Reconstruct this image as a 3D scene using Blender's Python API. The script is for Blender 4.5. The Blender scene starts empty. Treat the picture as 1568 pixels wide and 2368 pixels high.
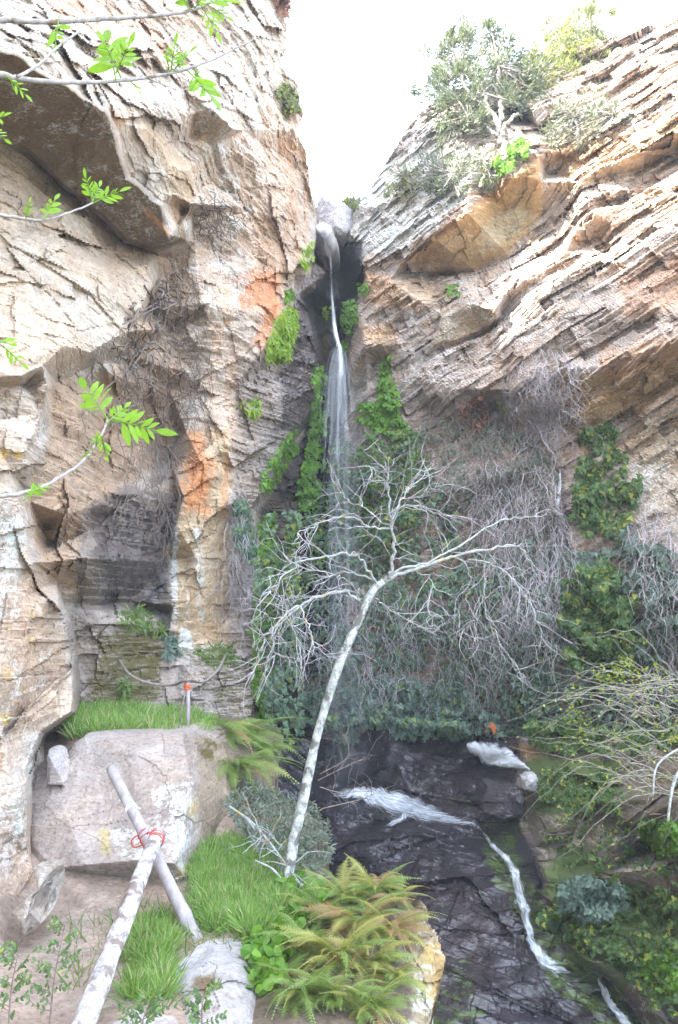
import bpy, math, random
import numpy as np
from mathutils import Vector, Matrix, geometry

random.seed(11)
rng = np.random.default_rng(11)
scene = bpy.context.scene
COL = scene.collection

# ------------------------------------------------------------------ camera model
W, H, FPX = 678.0, 1024.0, 759.0
PITCH = math.radians(8.0)
EYE = 1.7
SC = W / 1568.0          # survey units (1568 x 2367) to pixels
cp, sp_ = math.cos(PITCH), math.sin(PITCH)

def P(u, v, Y):
    """survey bearing (u,v) and distance Y ahead of the eye -> world position"""
    u = np.asarray(u, float); v = np.asarray(v, float); Y = np.asarray(Y, float)
    x = (u * SC - W / 2) / FPX
    z = (H / 2 - v * SC) / FPX
    dy = cp - z * sp_
    dz = sp_ + z * cp
    return np.stack(np.broadcast_arrays(x / dy * Y, Y, dz / dy * Y + EYE), -1)

# ------------------------------------------------------------------ noise
def _h(ix, iy, seed):
    h = (ix.astype(np.int64) * 374761393 + iy.astype(np.int64) * 668265263 + int(seed) * 2246822519) & 0xffffffff
    h = ((h ^ (h >> 13)) * 1274126177) & 0xffffffff
    h = ((h ^ (h >> 16)) * 2654435761) & 0xffffffff
    h = h ^ (h >> 15)
    return (h & 0xffffff) / float(0xffffff)

def vnoise(x, y, seed=0):
    ix = np.floor(x); iy = np.floor(y)
    fx = x - ix; fy = y - iy
    fx = fx * fx * (3 - 2 * fx); fy = fy * fy * (3 - 2 * fy)
    a = _h(ix, iy, seed); b = _h(ix + 1, iy, seed); c = _h(ix, iy + 1, seed); d = _h(ix + 1, iy + 1, seed)
    return (a * (1 - fx) + b * fx) * (1 - fy) + (c * (1 - fx) + d * fx) * fy

def fbm(x, y, seed=0, octv=4, gain=.5):
    s = 0; a = 1; n = 0
    for o in range(octv):
        s = s + a * vnoise(x * 2 ** o + 17.3 * o, y * 2 ** o - 9.1 * o, seed + o); n += a; a *= gain
    return s / n          # 0..1

def cells(x, y, seed=0):
    ix = np.floor(x); iy = np.floor(y)
    d1 = np.full(x.shape, 9.); d2 = np.full(x.shape, 9.); ci = np.zeros(x.shape); cj = np.zeros(x.shape)
    cx = np.zeros(x.shape); cy = np.zeros(x.shape)
    for a in (-1, 0, 1):
        for b in (-1, 0, 1):
            i = ix + a; j = iy + b
            px = i + .1 + .8 * _h(i, j, seed); py = j + .1 + .8 * _h(i, j, seed + 1)
            d = np.hypot(px - x, py - y)
            near = d < d1
            d2 = np.where(near, d1, np.minimum(d2, d))
            ci = np.where(near, i, ci); cj = np.where(near, j, cj)
            cx = np.where(near, px, cx); cy = np.where(near, py, cy)
            d1 = np.where(near, d, d1)
    return ci, cj, cx, cy, d1, d2

def facets(x, y, size, amp, tilt, seed=0, crack=.0, ax=1.0):
    """broken planar facets: each cell has its own offset and tilt"""
    w1 = .35 * size * (fbm(x / size * 1.6, y / size * 1.6, seed + 11, 3) - .5); w2 = .35 * size * (fbm(x / size * 1.6, y / size * 1.6, seed + 12, 3) - .5)
    X = (x + w1) / (size * ax); Y = (y + w2) / size
    ci, cj, cx, cy, d1, d2 = cells(X, Y, seed)
    # continuous broken planes (ridges where neighbouring planes meet) plus a little open jointing
    ix = np.floor(X); iy = np.floor(Y); m = None
    for a in (-1, 0, 1):
        for b in (-1, 0, 1):
            i = ix + a; j = iy + b
            px = i + .1 + .8 * _h(i, j, seed); py = j + .1 + .8 * _h(i, j, seed + 1)
            hk = amp * 1.1 * (_h(i, j, seed + 5) - .5) + tilt * size * ((_h(i, j, seed + 6) - .5) * (X - px) + (_h(i, j, seed + 7) - .5) * (Y - py)) * 2 + .28 * (amp + tilt * size * .6) * ((X - px) ** 2 + (Y - py) ** 2)
            m = hk if m is None else np.minimum(m, hk)
    o = amp * (_h(ci, cj, seed + 5) - .5) + tilt * size * ((_h(ci, cj, seed + 6) - .5) * (X - cx) + (_h(ci, cj, seed + 7) - .5) * (Y - cy)) * 2
    o = .1 * o + .95 * m
    if crack:
        o = o - crack * np.clip(1 - (d2 - d1) / .12, 0, 1)
    return o

def strata(x, y, ang, T, L, A, B, C, seed=0, warp=.25):
    """bedded blocks: layers of thickness T dipping by ang, broken in lengths L"""
    c, s = math.cos(ang), math.sin(ang)
    t = x * c + y * s; q = -x * s + y * c
    q = q + warp * T * 2 * (fbm(t / (6 * T), q / (6 * T), seed + 30, 2) - .5)
    q = q + .9 * T * (vnoise(q / (2.7 * T), q * 0, seed + 31) - .5)
    i = np.floor(q / T); f = q / T - i
    li = L * (.5 + _h(i, i * 0 + 3, seed + 2))
    j = np.floor(t / li + 10 * _h(i, i * 0, seed + 3))
    hb = _h(i, j, seed + 4)
    return A * (_h(i, i * 0 + 7, seed) - .5) + B * (hb - .5) + C * (f - .5) * (.3 + hb)

# ------------------------------------------------------------------ depth fields
def field(ctrl, U, V, edges=()):
    pts = [Vector((c[0], c[1])) for c in ctrl]
    res = geometry.delaunay_2d_cdt(pts, list(edges), [], 0, 1e-4)
    vs, fs, ov = res[0], res[2], res[3]
    dep = []
    for k, p in enumerate(vs):
        if ov[k]:
            dep.append(ctrl[ov[k][0]][2])
        else:
            best = sorted(((p - q).length, n) for n, q in enumerate(pts))[:2]
            w = [1 / (b[0] + 1e-3) for b in best]
            dep.append(sum(ctrl[b[1]][2] * ww for b, ww in zip(best, w)) / sum(w))
    D = np.full(U.shape, np.nan)
    for f in fs:
        if len(f) != 3: continue
        (x0, y0), (x1, y1), (x2, y2) = [vs[i] for i in f]
        det = (y1 - y2) * (x0 - x2) + (x2 - x1) * (y0 - y2)
        if abs(det) < 1e-9: continue
        sel = (U >= min(x0, x1, x2) - 1e-3) & (U <= max(x0, x1, x2) + 1e-3) & (V >= min(y0, y1, y2) - 1e-3) & (V <= max(y0, y1, y2) + 1e-3)
        if not sel.any(): continue
        uu = U[sel]; vv = V[sel]
        a = ((y1 - y2) * (uu - x2) + (x2 - x1) * (vv - y2)) / det
        b = ((y2 - y0) * (uu - x2) + (x0 - x2) * (vv - y2)) / det
        c = 1 - a - b
        ok = (a > -1e-4) & (b > -1e-4) & (c > -1e-4)
        val = a * dep[f[0]] + b * dep[f[1]] + c * dep[f[2]]
        cur = D[sel]; cur[ok] = val[ok]; D[sel] = cur
    return D

def inside(U, V, poly):
    r = np.zeros(U.shape, bool); n = len(poly)
    for k in range(n):
        x0, y0 = poly[k]; x1, y1 = poly[(k + 1) % n]
        if y0 == y1: continue
        c = (y0 > V) != (y1 > V)
        r ^= c & (U < (x1 - x0) * (V - y0) / (y1 - y0) + x0)
    return r

def sdist(U, V, poly):
    d = np.full(U.shape, 1e9); n = len(poly)
    for k in range(n):
        x0, y0 = poly[k]; x1, y1 = poly[(k + 1) % n]
        L2 = (x1 - x0) ** 2 + (y1 - y0) ** 2 + 1e-9
        t = np.clip(((U - x0) * (x1 - x0) + (V - y0) * (y1 - y0)) / L2, 0, 1)
        d = np.minimum(d, np.hypot(U - x0 - t * (x1 - x0), V - y0 - t * (y1 - y0)))
    return np.where(inside(U, V, poly), d, -d)

def soft(U, V, poly, s=12, wob=14, seed=3):
    """soft ragged stain mask 0..1"""
    n = (fbm(U / 40, V / 40, seed, 4) - .5) * 2 * wob
    return np.clip((sdist(U, V, poly) + n) / (2 * s) + .5, 0, 1)

def lin(*segs):
    out = []
    for a, b, st in segs:
        n = max(1, int(round((b - a) / st)))
        out.append(np.linspace(a, b, n, endpoint=False))
    return np.concatenate(out + [[segs[-1][1]]])

# ------------------------------------------------------------------ meshes
def new_mesh(name, V, F, mat=None, smooth=False, cols=None):
    """V (n,3); F (m,k) index array of equal sized faces, or list of such arrays"""
    if not isinstance(F, list): F = [F]
    F = [np.asarray(f, np.int32) for f in F if len(f)]
    me = bpy.data.meshes.new(name)
    V = np.asarray(V, np.float32)
    me.vertices.add(len(V)); me.vertices.foreach_set('co', V.ravel())
    nl = sum(f.size for f in F); npoly = sum(len(f) for f in F)
    me.loops.add(nl); me.polygons.add(npoly)
    me.loops.foreach_set('vertex_index', np.concatenate([f.ravel() for f in F]))
    tot = np.concatenate([np.full(len(f), f.shape[1], np.int32) for f in F])
    st = np.concatenate([[0], np.cumsum(tot)[:-1]]).astype(np.int32)
    me.polygons.foreach_set('loop_start', st)
    me.update(calc_edges=True)
    me.polygons.foreach_set('use_smooth', np.full(npoly, bool(smooth)))
    if cols:
        for k, c in cols.items():
            a = me.color_attributes.new(k, 'FLOAT_COLOR', 'POINT')
            c4 = np.ones((len(V), 4), np.float32); c4[:, :3] = c
            a.data.foreach_set('color', c4.ravel())
    me.validate()
    if mat: me.materials.append(mat)
    return me

def link(name, me, parent=None, loc=None):
    o = bpy.data.objects.new(name, me); COL.objects.link(o)
    if parent: o.parent = parent
    if loc is not None: o.location = loc
    return o

def tag(o, label, cat, group=None, kind=None):
    o['label'] = label; o['category'] = cat
    if group: o['group'] = group
    if kind: o['kind'] = kind
    return o

def thing(name, loc, label, cat, group=None, kind=None):
    o = bpy.data.objects.new(name, None); COL.objects.link(o)
    o.location = loc
    o.empty_display_size = .1
    return tag(o, label, cat, group, kind)

def part(name, root, V, F, mat, smooth=False, cols=None, label=None):
    """part of a thing; V given in world space"""
    V = np.asarray(V, float) - np.array(root.location)
    o = link(name, new_mesh(name, V, F, mat, smooth, cols), root)
    if label: o['label'] = label
    return o

def solo(name, V, F, mat, label, cat, group=None, kind=None, smooth=False, cols=None):
    V = np.asarray(V, float); c = np.array([V[:, 0].mean(), V[:, 1].mean(), V[:, 2].min()])
    o = link(name, new_mesh(name, V - c, F, mat, smooth, cols), None, c)
    return tag(o, label, cat, group, kind)

def grid_faces(mask):
    """quads of a (r,c) vertex grid whose four corners are in mask -> faces on compacted vertices"""
    r, c = mask.shape
    idx = np.arange(r * c).reshape(r, c)
    q = mask[:-1, :-1] & mask[1:, :-1] & mask[1:, 1:] & mask[:-1, 1:]
    F = np.stack([idx[:-1, :-1][q], idx[1:, :-1][q], idx[1:, 1:][q], idx[:-1, 1:][q]], -1)
    used = np.unique(F)
    remap = np.full(r * c, -1); remap[used] = np.arange(len(used))
    return remap[F], used

def skirt(V, F, moves):
    """extrude the open border of a sheet along the given offsets (list of vectors) to give it thickness"""
    e = np.concatenate([F[:, [0, 1]], F[:, [1, 2]], F[:, [2, 3]], F[:, [3, 0]]])
    key = np.sort(e, 1); k = key[:, 0].astype(np.int64) * (len(V) + 1) + key[:, 1]
    un, ix, cnt = np.unique(k, return_index=True, return_counts=True)
    be = e[ix[cnt == 1]]
    bv = np.unique(be)
    src = np.arange(len(V)); prev = {int(b): int(b) for b in bv}
    Vs = [V]; Fs = [F]; n = len(V); src = [src]
    cen = V[bv].mean(0)
    for mv, shrink in moves:
        nv = V[bv] + np.asarray(mv); nv = cen + np.asarray(mv) + (nv - cen - np.asarray(mv)) * shrink
        m = {int(b): n + i for i, b in enumerate(bv)}
        Fs.append(np.array([[prev[int(a)], m[int(a)], m[int(b)], prev[int(b)]] for a, b in be])[:, ::-1])
        Vs.append(nv); src.append(bv); n += len(bv); prev = m
    return np.concatenate(Vs), np.concatenate(Fs), np.concatenate(src)

class Relief:
    """a rock surface surveyed as distance over bearing"""
    def __init__(self, us, vs, ctrl, edges=()):
        self.us, self.vs = us, vs
        self.U, self.V = np.meshgrid(us, vs)
        self.D = field(ctrl, self.U, self.V, edges)
        self.ok = ~np.isnan(self.D)
        self.D = np.where(self.ok, self.D, 9.)
    def xyz(self): return P(self.U, self.V, self.D)
    def at(self, u, v, lift=0.):
        u = np.asarray(u, float); v = np.asarray(v, float)
        i = np.clip(np.interp(u, self.us, np.arange(len(self.us))), 0, len(self.us) - 1.001)
        j = np.clip(np.interp(v, self.vs, np.arange(len(self.vs))), 0, len(self.vs) - 1.001)
        a = i.astype(int); b = j.astype(int); fx = i - a; fy = j - b
        D = self.D
        d = (D[b, a] * (1 - fx) + D[b, a + 1] * fx) * (1 - fy) + (D[b + 1, a] * (1 - fx) + D[b + 1, a + 1] * fx) * fy
        return P(u, v, d - lift)

# ------------------------------------------------------------------ tubes and leaves
def tubes(lines, sides=5, caps=True):
    """lines: list of (points (n,3), radii (n,)) -> V, F(list)"""
    Vs, Fq, Ft, n0 = [], [], [], 0
    ang = np.arange(sides) * 2 * np.pi / sides
    for pts, rad in lines:
        pts = np.asarray(pts, float); n = len(pts)
        rad = np.broadcast_to(np.asarray(rad, float), (n,))
        tg = np.gradient(pts, axis=0); tg /= np.linalg.norm(tg, axis=1)[:, None] + 1e-9
        ref = np.array([.31, .17, .93]) if abs(tg[:, 2]).mean() < .8 else np.array([.95, .2, .1])
        a = np.cross(tg, ref); a /= np.linalg.norm(a, axis=1)[:, None] + 1e-9
        b = np.cross(tg, a)
        ring = pts[:, None] + rad[:, None, None] * (np.cos(ang)[None, :, None] * a[:, None] + np.sin(ang)[None, :, None] * b[:, None])
        Vs.append(ring.reshape(-1, 3))
        i = np.arange(n - 1)[:, None] * sides; k = np.arange(sides)[None]; k2 = (k + 1) % sides
        Fq.append(np.stack([i + k, i + k2, i + sides + k2, i + sides + k], -1).reshape(-1, 4) + n0)
        if caps:
            kk = np.arange(1, sides - 1)
            Ft.append(np.stack([np.zeros_like(kk), kk + 1, kk], -1) + n0)
            Ft.append(np.stack([np.zeros_like(kk), kk, kk + 1], -1) + n0 + (n - 1) * sides)
        n0 += n * sides
    return np.concatenate(Vs), [np.concatenate(Fq)] + ([np.concatenate(Ft)] if caps else [])

def spline(pts, n):
    """Catmull-Rom through pts"""
    p = np.asarray(pts, float); p = np.concatenate([[2 * p[0] - p[1]], p, [2 * p[-1] - p[-2]]])
    m = len(p) - 3
    t = np.linspace(0, m - 1e-6, n); i = t.astype(int); f = (t - i)[:, None]
    a, b, c, d = p[i], p[i + 1], p[i + 2], p[i + 3]
    return .5 * (2 * b + (c - a) * f + (2 * a - 5 * b + 4 * c - d) * f ** 2 + (3 * b - a - 3 * c + d) * f ** 3)

def wander(start, d, length, n, wig, droop=0., seed=None):
    """a twig wandering off from start along d"""
    p = np.array(start, float); d = np.array(d, float); d /= np.linalg.norm(d) + 1e-9
    out = [p.copy()]; st = length / n
    for k in range(n):
        d = d + rng.normal(0, wig, 3) + np.array([0, 0, -droop])
        d /= np.linalg.norm(d) + 1e-9
        p = p + d * st; out.append(p.copy())
    return np.array(out)

LEAF = {}
def leaf_shape(kind):
    """flat outline (x across, y along, z cup) and faces"""
    if kind == 'oval':
        y = np.array([0, .25, .55, .8, 1.]); w = np.array([.04, .22, .26, .16, .0])
    elif kind == 'leaflet':
        y = np.array([0, .25, .5, .78, 1.]); w = np.array([.02, .12, .165, .11, .0])
    elif kind == 'narrow':
        y = np.array([0, .3, .65, 1.]); w = np.array([.02, .1, .11, 0.])
    elif kind == 'ivy':
        V = np.array([[0, 0, 0], [.34, .02, .05], [.5, .3, .0], [.24, .45, .06], [.26, .72, .03], [0, 1, -.05], [-.26, .72, .03], [-.24, .45, .06], [-.5, .3, 0.], [-.34, .02, .05]])
        F3 = np.array([[0, k, k + 1] for k in range(1, 9)])
        return V, F3
    elif kind == 'round':
        a = np.linspace(0, 2 * np.pi, 9)[:-1]
        V = np.stack([.5 * np.sin(a), .5 - .5 * np.cos(a), .08 * np.cos(2 * a)], -1)
        return V, np.array([[0, k, k + 1] for k in range(1, 7)])
    elif kind == 'blade':
        y = np.array([0, .35, .7, 1.]); w = np.array([.02, .022, .016, 0.])
    V = []
    for a, b in zip(y[:-1], w[:-1]): V += [[-b, a, .06 * b], [b, a, .06 * b]]
    V.append([0, 1, 0]); V = np.array(V)
    F = []
    for k in range(len(y) - 2): F += [[2 * k, 2 * k + 1, 2 * k + 3], [2 * k, 2 * k + 3, 2 * k + 2]]
    m = 2 * (len(y) - 2); F.append([m, m + 1, m + 2])
    return V, np.array(F)

def leaves(pos, along, normal, size, kind='oval', bend=0.):
    """many leaves: pos (n,3), along (n,3) tip direction, normal (n,3) -> V,F"""
    T, F = leaf_shape(kind)
    n = len(pos)
    y = along / (np.linalg.norm(along, axis=1)[:, None] + 1e-9)
    x = np.cross(y, normal); x /= np.linalg.norm(x, axis=1)[:, None] + 1e-9
    z = np.cross(x, y)
    s = np.broadcast_to(np.asarray(size, float), (n,))[:, None, None]
    zz = T[None, :, 2, None] - bend * (T[None, :, 1, None] ** 2)
    V = pos[:, None] + s * (T[None, :, 0, None] * x[:, None] + T[None, :, 1, None] * y[:, None] + zz * z[:, None])
    Fo = (F[None] + (np.arange(n) * len(T))[:, None, None]).reshape(-1, 3)
    return V.reshape(-1, 3), Fo

def join(*vf):
    Vs, out, n = [], {}, 0
    for V, F in vf:
        if not isinstance(F, list): F = [F]
        for f in F:
            if len(f): out.setdefault(f.shape[1], []).append(np.asarray(f) + n)
        Vs.append(V); n += len(V)
    return np.concatenate(Vs), [np.concatenate(v) for v in out.values()]

def unit(v): return v / (np.linalg.norm(v, axis=-1, keepdims=True) + 1e-9)

def sample_poly(poly, n):
    p = np.array(poly, float); lo, hi = p.min(0), p.max(0); out = []
    while sum(len(o) for o in out) < n:
        q = lo + (hi - lo) * rng.random((n * 2, 2))
        out.append(q[inside(q[:, 0], q[:, 1], poly)])
    return np.concatenate(out)[:n]
# ------------------------------------------------------------------ materials
def mat(name):
    m = bpy.data.materials.new(name); m.use_nodes = True
    nt = m.node_tree
    for n in list(nt.nodes): nt.nodes.remove(n)
    out = nt.nodes.new('ShaderNodeOutputMaterial')
    return m, nt, out

def N(nt, typ, **kw):
    n = nt.nodes.new(typ)
    for k, v in kw.items():
        if k in n.inputs: n.inputs[k].default_value = v
        else: setattr(n, k, v)
    return n

def ramp(nt, fac, stops):
    r = nt.nodes.new('ShaderNodeValToRGB'); e = r.color_ramp.elements
    while len(e) > 1: e.remove(e[-1])
    for k, (p, c) in enumerate(stops):
        el = e[0] if k == 0 else e.new(p)
        el.position = p; el.color = (c, c, c, 1) if not isinstance(c, tuple) else (*c, 1)
    nt.links.new(fac, r.inputs[0]); return r.outputs[0]

def mixc(nt, fac, a, b, mode='MIX'):
    m = nt.nodes.new('ShaderNodeMix'); m.data_type = 'RGBA'; m.blend_type = mode
    for sock, v in ((m.inputs[0], fac), (m.inputs[6], a), (m.inputs[7], b)):
        if hasattr(v, 'links'): nt.links.new(v, sock)
        elif isinstance(v, tuple): sock.default_value = (*v, 1)
        else: sock.default_value = v
    return m.outputs[2]

def mth(nt, op, a, b=None):
    m = nt.nodes.new('ShaderNodeMath'); m.operation = op
    for s, v in zip(m.inputs, (a, b)):
        if v is None: continue
        if hasattr(v, 'links'): nt.links.new(v, s)
        else: s.default_value = v
    return m.outputs[0]

def noise(nt, vec, scale, detail=5, rough=.6, dist=0.):
    n = N(nt, 'ShaderNodeTexNoise', Scale=scale, Detail=detail, Roughness=rough, Distortion=dist)
    nt.links.new(vec, n.inputs['Vector']); return n.outputs['Fac']

def coords(nt, rot=(0, 0, 0), scale=(1, 1, 1), world=True):
    g = nt.nodes.new('ShaderNodeNewGeometry') if world else nt.nodes.new('ShaderNodeTexCoord')
    m = nt.nodes.new('ShaderNodeMapping'); m.vector_type = 'POINT'
    m.inputs['Rotation'].default_value = rot; m.inputs['Scale'].default_value = scale
    nt.links.new(g.outputs['Position'] if world else g.outputs['Object'], m.inputs[0])
    return m.outputs[0]

def rock_material(name, tilt, streak=1., lichen=.5, bump=1., lsc=2.6, mcol=((.035, .03, .008), (.12, .095, .02))):
    """weathered bedded rock: tint from 'Tint', wetness / moss / pale lichen from 'Wear'"""
    m, nt, out = mat(name)
    at = N(nt, 'ShaderNodeAttribute', attribute_name='Tint'); aw = N(nt, 'ShaderNodeAttribute', attribute_name='Wear')
    sepn = nt.nodes.new('ShaderNodeSeparateColor'); nt.links.new(aw.outputs['Color'], sepn.inputs[0])
    wet, moss, lich = sepn.outputs[0], sepn.outputs[1], sepn.outputs[2]
    iso = coords(nt)
    bed = coords(nt, (0, tilt, 0), (.55, .8, 5.5))
    bed2 = coords(nt, (0, tilt, 0), (1.2, 1.2, 16.))
    big = noise(nt, iso, 1.1, 4); mid = noise(nt, iso, 6., 6, .65); fin = noise(nt, iso, 34., 5, .7)
    st = noise(nt, bed, 2.2, 6, .65, .6); st2 = noise(nt, bed2, 2.0, 4, .6, .3)
    c = at.outputs['Color']
    c = mixc(nt, ramp(nt, big, [(.3, 0.), (.7, .55)]), c, mixc(nt, 1., c, (1.18, .93, .72), 'MULTIPLY'))
    c = mixc(nt, ramp(nt, mid, [(.35, .0), (.72, .75)]), c, mixc(nt, 1., c, (.66, .68, .74), 'MULTIPLY'))
    c = mixc(nt, ramp(nt, noise(nt, iso, 15., 6, .75, .5), [(.50, 0.), (.66, .7)]), c, mixc(nt, 1., c, (1.3, 1.28, 1.27), 'MULTIPLY'))
    c = mixc(nt, mth(nt, 'MULTIPLY', ramp(nt, st, [(.42, .0), (.5, .55), (.56, 0.)]), streak), c, mixc(nt, 1., c, (.56, .50, .44), 'MULTIPLY'))
    c = mixc(nt, mth(nt, 'MULTIPLY', ramp(nt, st2, [(.5, .0), (.72, .6)]), streak), c, mixc(nt, 1., c, (1.35, 1.25, 1.1), 'MULTIPLY'))
    c = mixc(nt, ramp(nt, fin, [(.3, .8), (.52, 0.)]), c, mixc(nt, 1., c, (.45, .41, .37), 'MULTIPLY'))
    # lichen crusts: pale grey-white blotches and smaller grey-green ones
    vor = N(nt, 'ShaderNodeTexVoronoi', Scale=9.); 
    wv = nt.nodes.new('ShaderNodeVectorMath'); wv.operation = 'ADD'
    nn = N(nt, 'ShaderNodeTexNoise', Scale=9., Detail=4.); nt.links.new(iso, nn.inputs['Vector'])
    sc = nt.nodes.new('ShaderNodeVectorMath'); sc.operation = 'SCALE'; sc.inputs['Scale'].default_value = .35
    nt.links.new(nn.outputs['Color'], sc.inputs[0]); nt.links.new(iso, wv.inputs[0]); nt.links.new(sc.outputs[0], wv.inputs[1])
    nt.links.new(wv.outputs[0], vor.inputs['Vector'])
    spot = ramp(nt, vor.outputs['Distance'], [(.30, 1.), (.42, 0.)])
    lm = noise(nt, iso, lsc, 8, .78)
    thr = mth(nt, 'ADD', mth(nt, 'MULTIPLY', lich, .42), mth(nt, 'SUBTRACT', lm, .72 - .12 * lichen))
    lf = ramp(nt, mth(nt, 'ADD', thr, mth(nt, 'MULTIPLY', mth(nt, 'SUBTRACT', fin, .5), .8)), [(.0, 0.), (.16, 1.)])
    c = mixc(nt, mth(nt, 'MULTIPLY', lf, .85), c, mixc(nt, big, (.50, .50, .52), (.60, .58, .52)))
    lf2 = mth(nt, 'MULTIPLY', spot, ramp(nt, mth(nt, 'ADD', mth(nt, 'MULTIPLY', lich, .3), lm), [(.58, 0.), (.68, .7)]))
    c = mixc(nt, lf2, c, (.44, .46, .40))
    # wet rock is darker and glossier
    wn = ramp(nt, mth(nt, 'ADD', wet, mth(nt, 'MULTIPLY', mth(nt, 'SUBTRACT', mid, .5), .6)), [(.25, 0.), (.6, 1.)])
    c = mixc(nt, wn, c, mixc(nt, 1., c, (.36, .34, .36), 'MULTIPLY'))
    # moss
    mn = ramp(nt, mth(nt, 'ADD', moss, mth(nt, 'MULTIPLY', mth(nt, 'SUBTRACT', noise(nt, bed, 5., 8, .8), .5), 2.6)), [(.5, 0.), (.72, .9)])
    c = mixc(nt, mn, c, mixc(nt, mid, mcol[0], mcol[1]))
    b = N(nt, 'ShaderNodeBsdfPrincipled'); nt.links.new(ramp(nt, wn, [(0., .25), (1., .75)]), b.inputs['Specular IOR Level'])
    nt.links.new(c, b.inputs['Base Color'])
    nt.links.new(ramp(nt, wn, [(0., .9), (1., .24)]), b.inputs['Roughness'])
    hgt = mth(nt, 'ADD', mth(nt, 'MULTIPLY', st, .9), mth(nt, 'ADD', mth(nt, 'MULTIPLY', mid, .7), mth(nt, 'MULTIPLY', fin, .35)))
    bp = N(nt, 'ShaderNodeBump', Strength=.55 * bump, Distance=.06); nt.links.new(hgt, bp.inputs['Height'])
    nt.links.new(bp.outputs[0], b.inputs['Normal']); nt.links.new(b.outputs[0], out.inputs[0])
    return m

def leaf_material(name, c0, c1, trans=.4, hue=None):
    m, nt, out = mat(name)
    g = nt.nodes.new('ShaderNodeNewGeometry')
    c = mixc(nt, g.outputs['Random Per Island'], c0, c1)
    if hue:
        c = mixc(nt, ramp(nt, g.outputs['Random Per Island'], [(.86, 0.), (.93, 1.)]), c, hue)
    n = noise(nt, coords(nt), 60., 2)
    c = mixc(nt, ramp(nt, n, [(.3, .35), (.6, 0.)]), c, mixc(nt, 1., c, (.6, .65, .6), 'MULTIPLY'))
    b = N(nt, 'ShaderNodeBsdfPrincipled', Roughness=.5); b.inputs['Specular IOR Level'].default_value = .35
    nt.links.new(c, b.inputs['Base Color'])
    t = N(nt, 'ShaderNodeBsdfTranslucent'); nt.links.new(mixc(nt, 1., c, (1.1, 1.15, .6), 'MULTIPLY'), t.inputs[0])
    mx = N(nt, 'ShaderNodeMixShader'); mx.inputs[0].default_value = trans
    nt.links.new(b.outputs[0], mx.inputs[1]); nt.links.new(t.outputs[0], mx.inputs[2]); nt.links.new(mx.outputs[0], out.inputs[0])
    return m

def bark_material(name, c0, c1, scale=20., spots=None, spot_amt=.5, stretch=(1, 1, .35), rough=.85):
    m, nt, out = mat(name)
    v = coords(nt, (0, 0, 0), stretch)
    n = noise(nt, v, scale, 6, .7); n2 = noise(nt, coords(nt), scale * .4, 4)
    c = mixc(nt, ramp(nt, n, [(.4, 0.), (.6, 1.)]), c0, c1)
    if spots:
        c = mixc(nt, ramp(nt, n2, [(.62 - .2 * spot_amt, 0.), (.68 - .2 * spot_amt, 1.)]), c, spots)
    b = N(nt, 'ShaderNodeBsdfPrincipled', Roughness=rough); nt.links.new(c, b.inputs['Base Color'])
    b.inputs['Specular IOR Level'].default_value = .25
    bp = N(nt, 'ShaderNodeBump', Strength=.5, Distance=.01); nt.links.new(n, bp.inputs['Height']); nt.links.new(bp.outputs[0], b.inputs['Normal'])
    nt.links.new(b.outputs[0], out.inputs[0]); return m

def plain_material(name, c, rough=.6, var=.15, scale=30.):
    m, nt, out = mat(name)
    n = noise(nt, coords(nt), scale, 4)
    col = mixc(nt, n, tuple(x * (1 - var) for x in c), tuple(min(1, x * (1 + var)) for x in c))
    b = N(nt, 'ShaderNodeBsdfPrincipled', Roughness=rough); nt.links.new(col, b.inputs['Base Color'])
    nt.links.new(b.outputs[0], out.inputs[0]); return m

def water_material(name, scale=(30, 30, 2.), lo=.42, hi=.62, a0=.05, a1=.9, tint=(.93, .95, .97)):
    """aerated falling water: white streaks with clear gaps"""
    m, nt, out = mat(name)
    at = N(nt, 'ShaderNodeAttribute', attribute_name='Flow')     # r: along, g: across, b: density
    mp = nt.nodes.new('ShaderNodeMapping'); mp.inputs['Scale'].default_value = scale
    nt.links.new(at.outputs['Color'], mp.inputs[0])
    n = noise(nt, mp.outputs[0], 1., 5, .65, .4)
    sepn = nt.nodes.new('ShaderNodeSeparateColor'); nt.links.new(at.outputs['Color'], sepn.inputs[0])
    f = mth(nt, 'ADD', n, mth(nt, 'SUBTRACT', sepn.outputs[2], .5))
    a = ramp(nt, f, [(lo, a0), (hi, a1)])
    b = N(nt, 'ShaderNodeBsdfPrincipled', Roughness=.3); nt.links.new(mixc(nt, ramp(nt, n, [(.35, 0.), (.62, 1.)]), (.45, .50, .56), tint), b.inputs['Base Color'])
    bpn = N(nt, 'ShaderNodeBump', Strength=.6, Distance=.03); nt.links.new(n, bpn.inputs['Height']); nt.links.new(bpn.outputs[0], b.inputs['Normal'])
    b.inputs['Subsurface Weight'].default_value = 0.
    t = N(nt, 'ShaderNodeBsdfTranslucent'); t.inputs[0].default_value = (*tint, 1)
    mb = N(nt, 'ShaderNodeMixShader'); mb.inputs[0].default_value = .15
    nt.links.new(b.outputs[0], mb.inputs[1]); nt.links.new(t.outputs[0], mb.inputs[2])
    tr = N(nt, 'ShaderNodeBsdfTransparent')
    mx = N(nt, 'ShaderNodeMixShader'); nt.links.new(a, mx.inputs[0])
    nt.links.new(tr.outputs[0], mx.inputs[1]); nt.links.new(mb.outputs[0], mx.inputs[2]); nt.links.new(mx.outputs[0], out.inputs[0])
    return m

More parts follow.
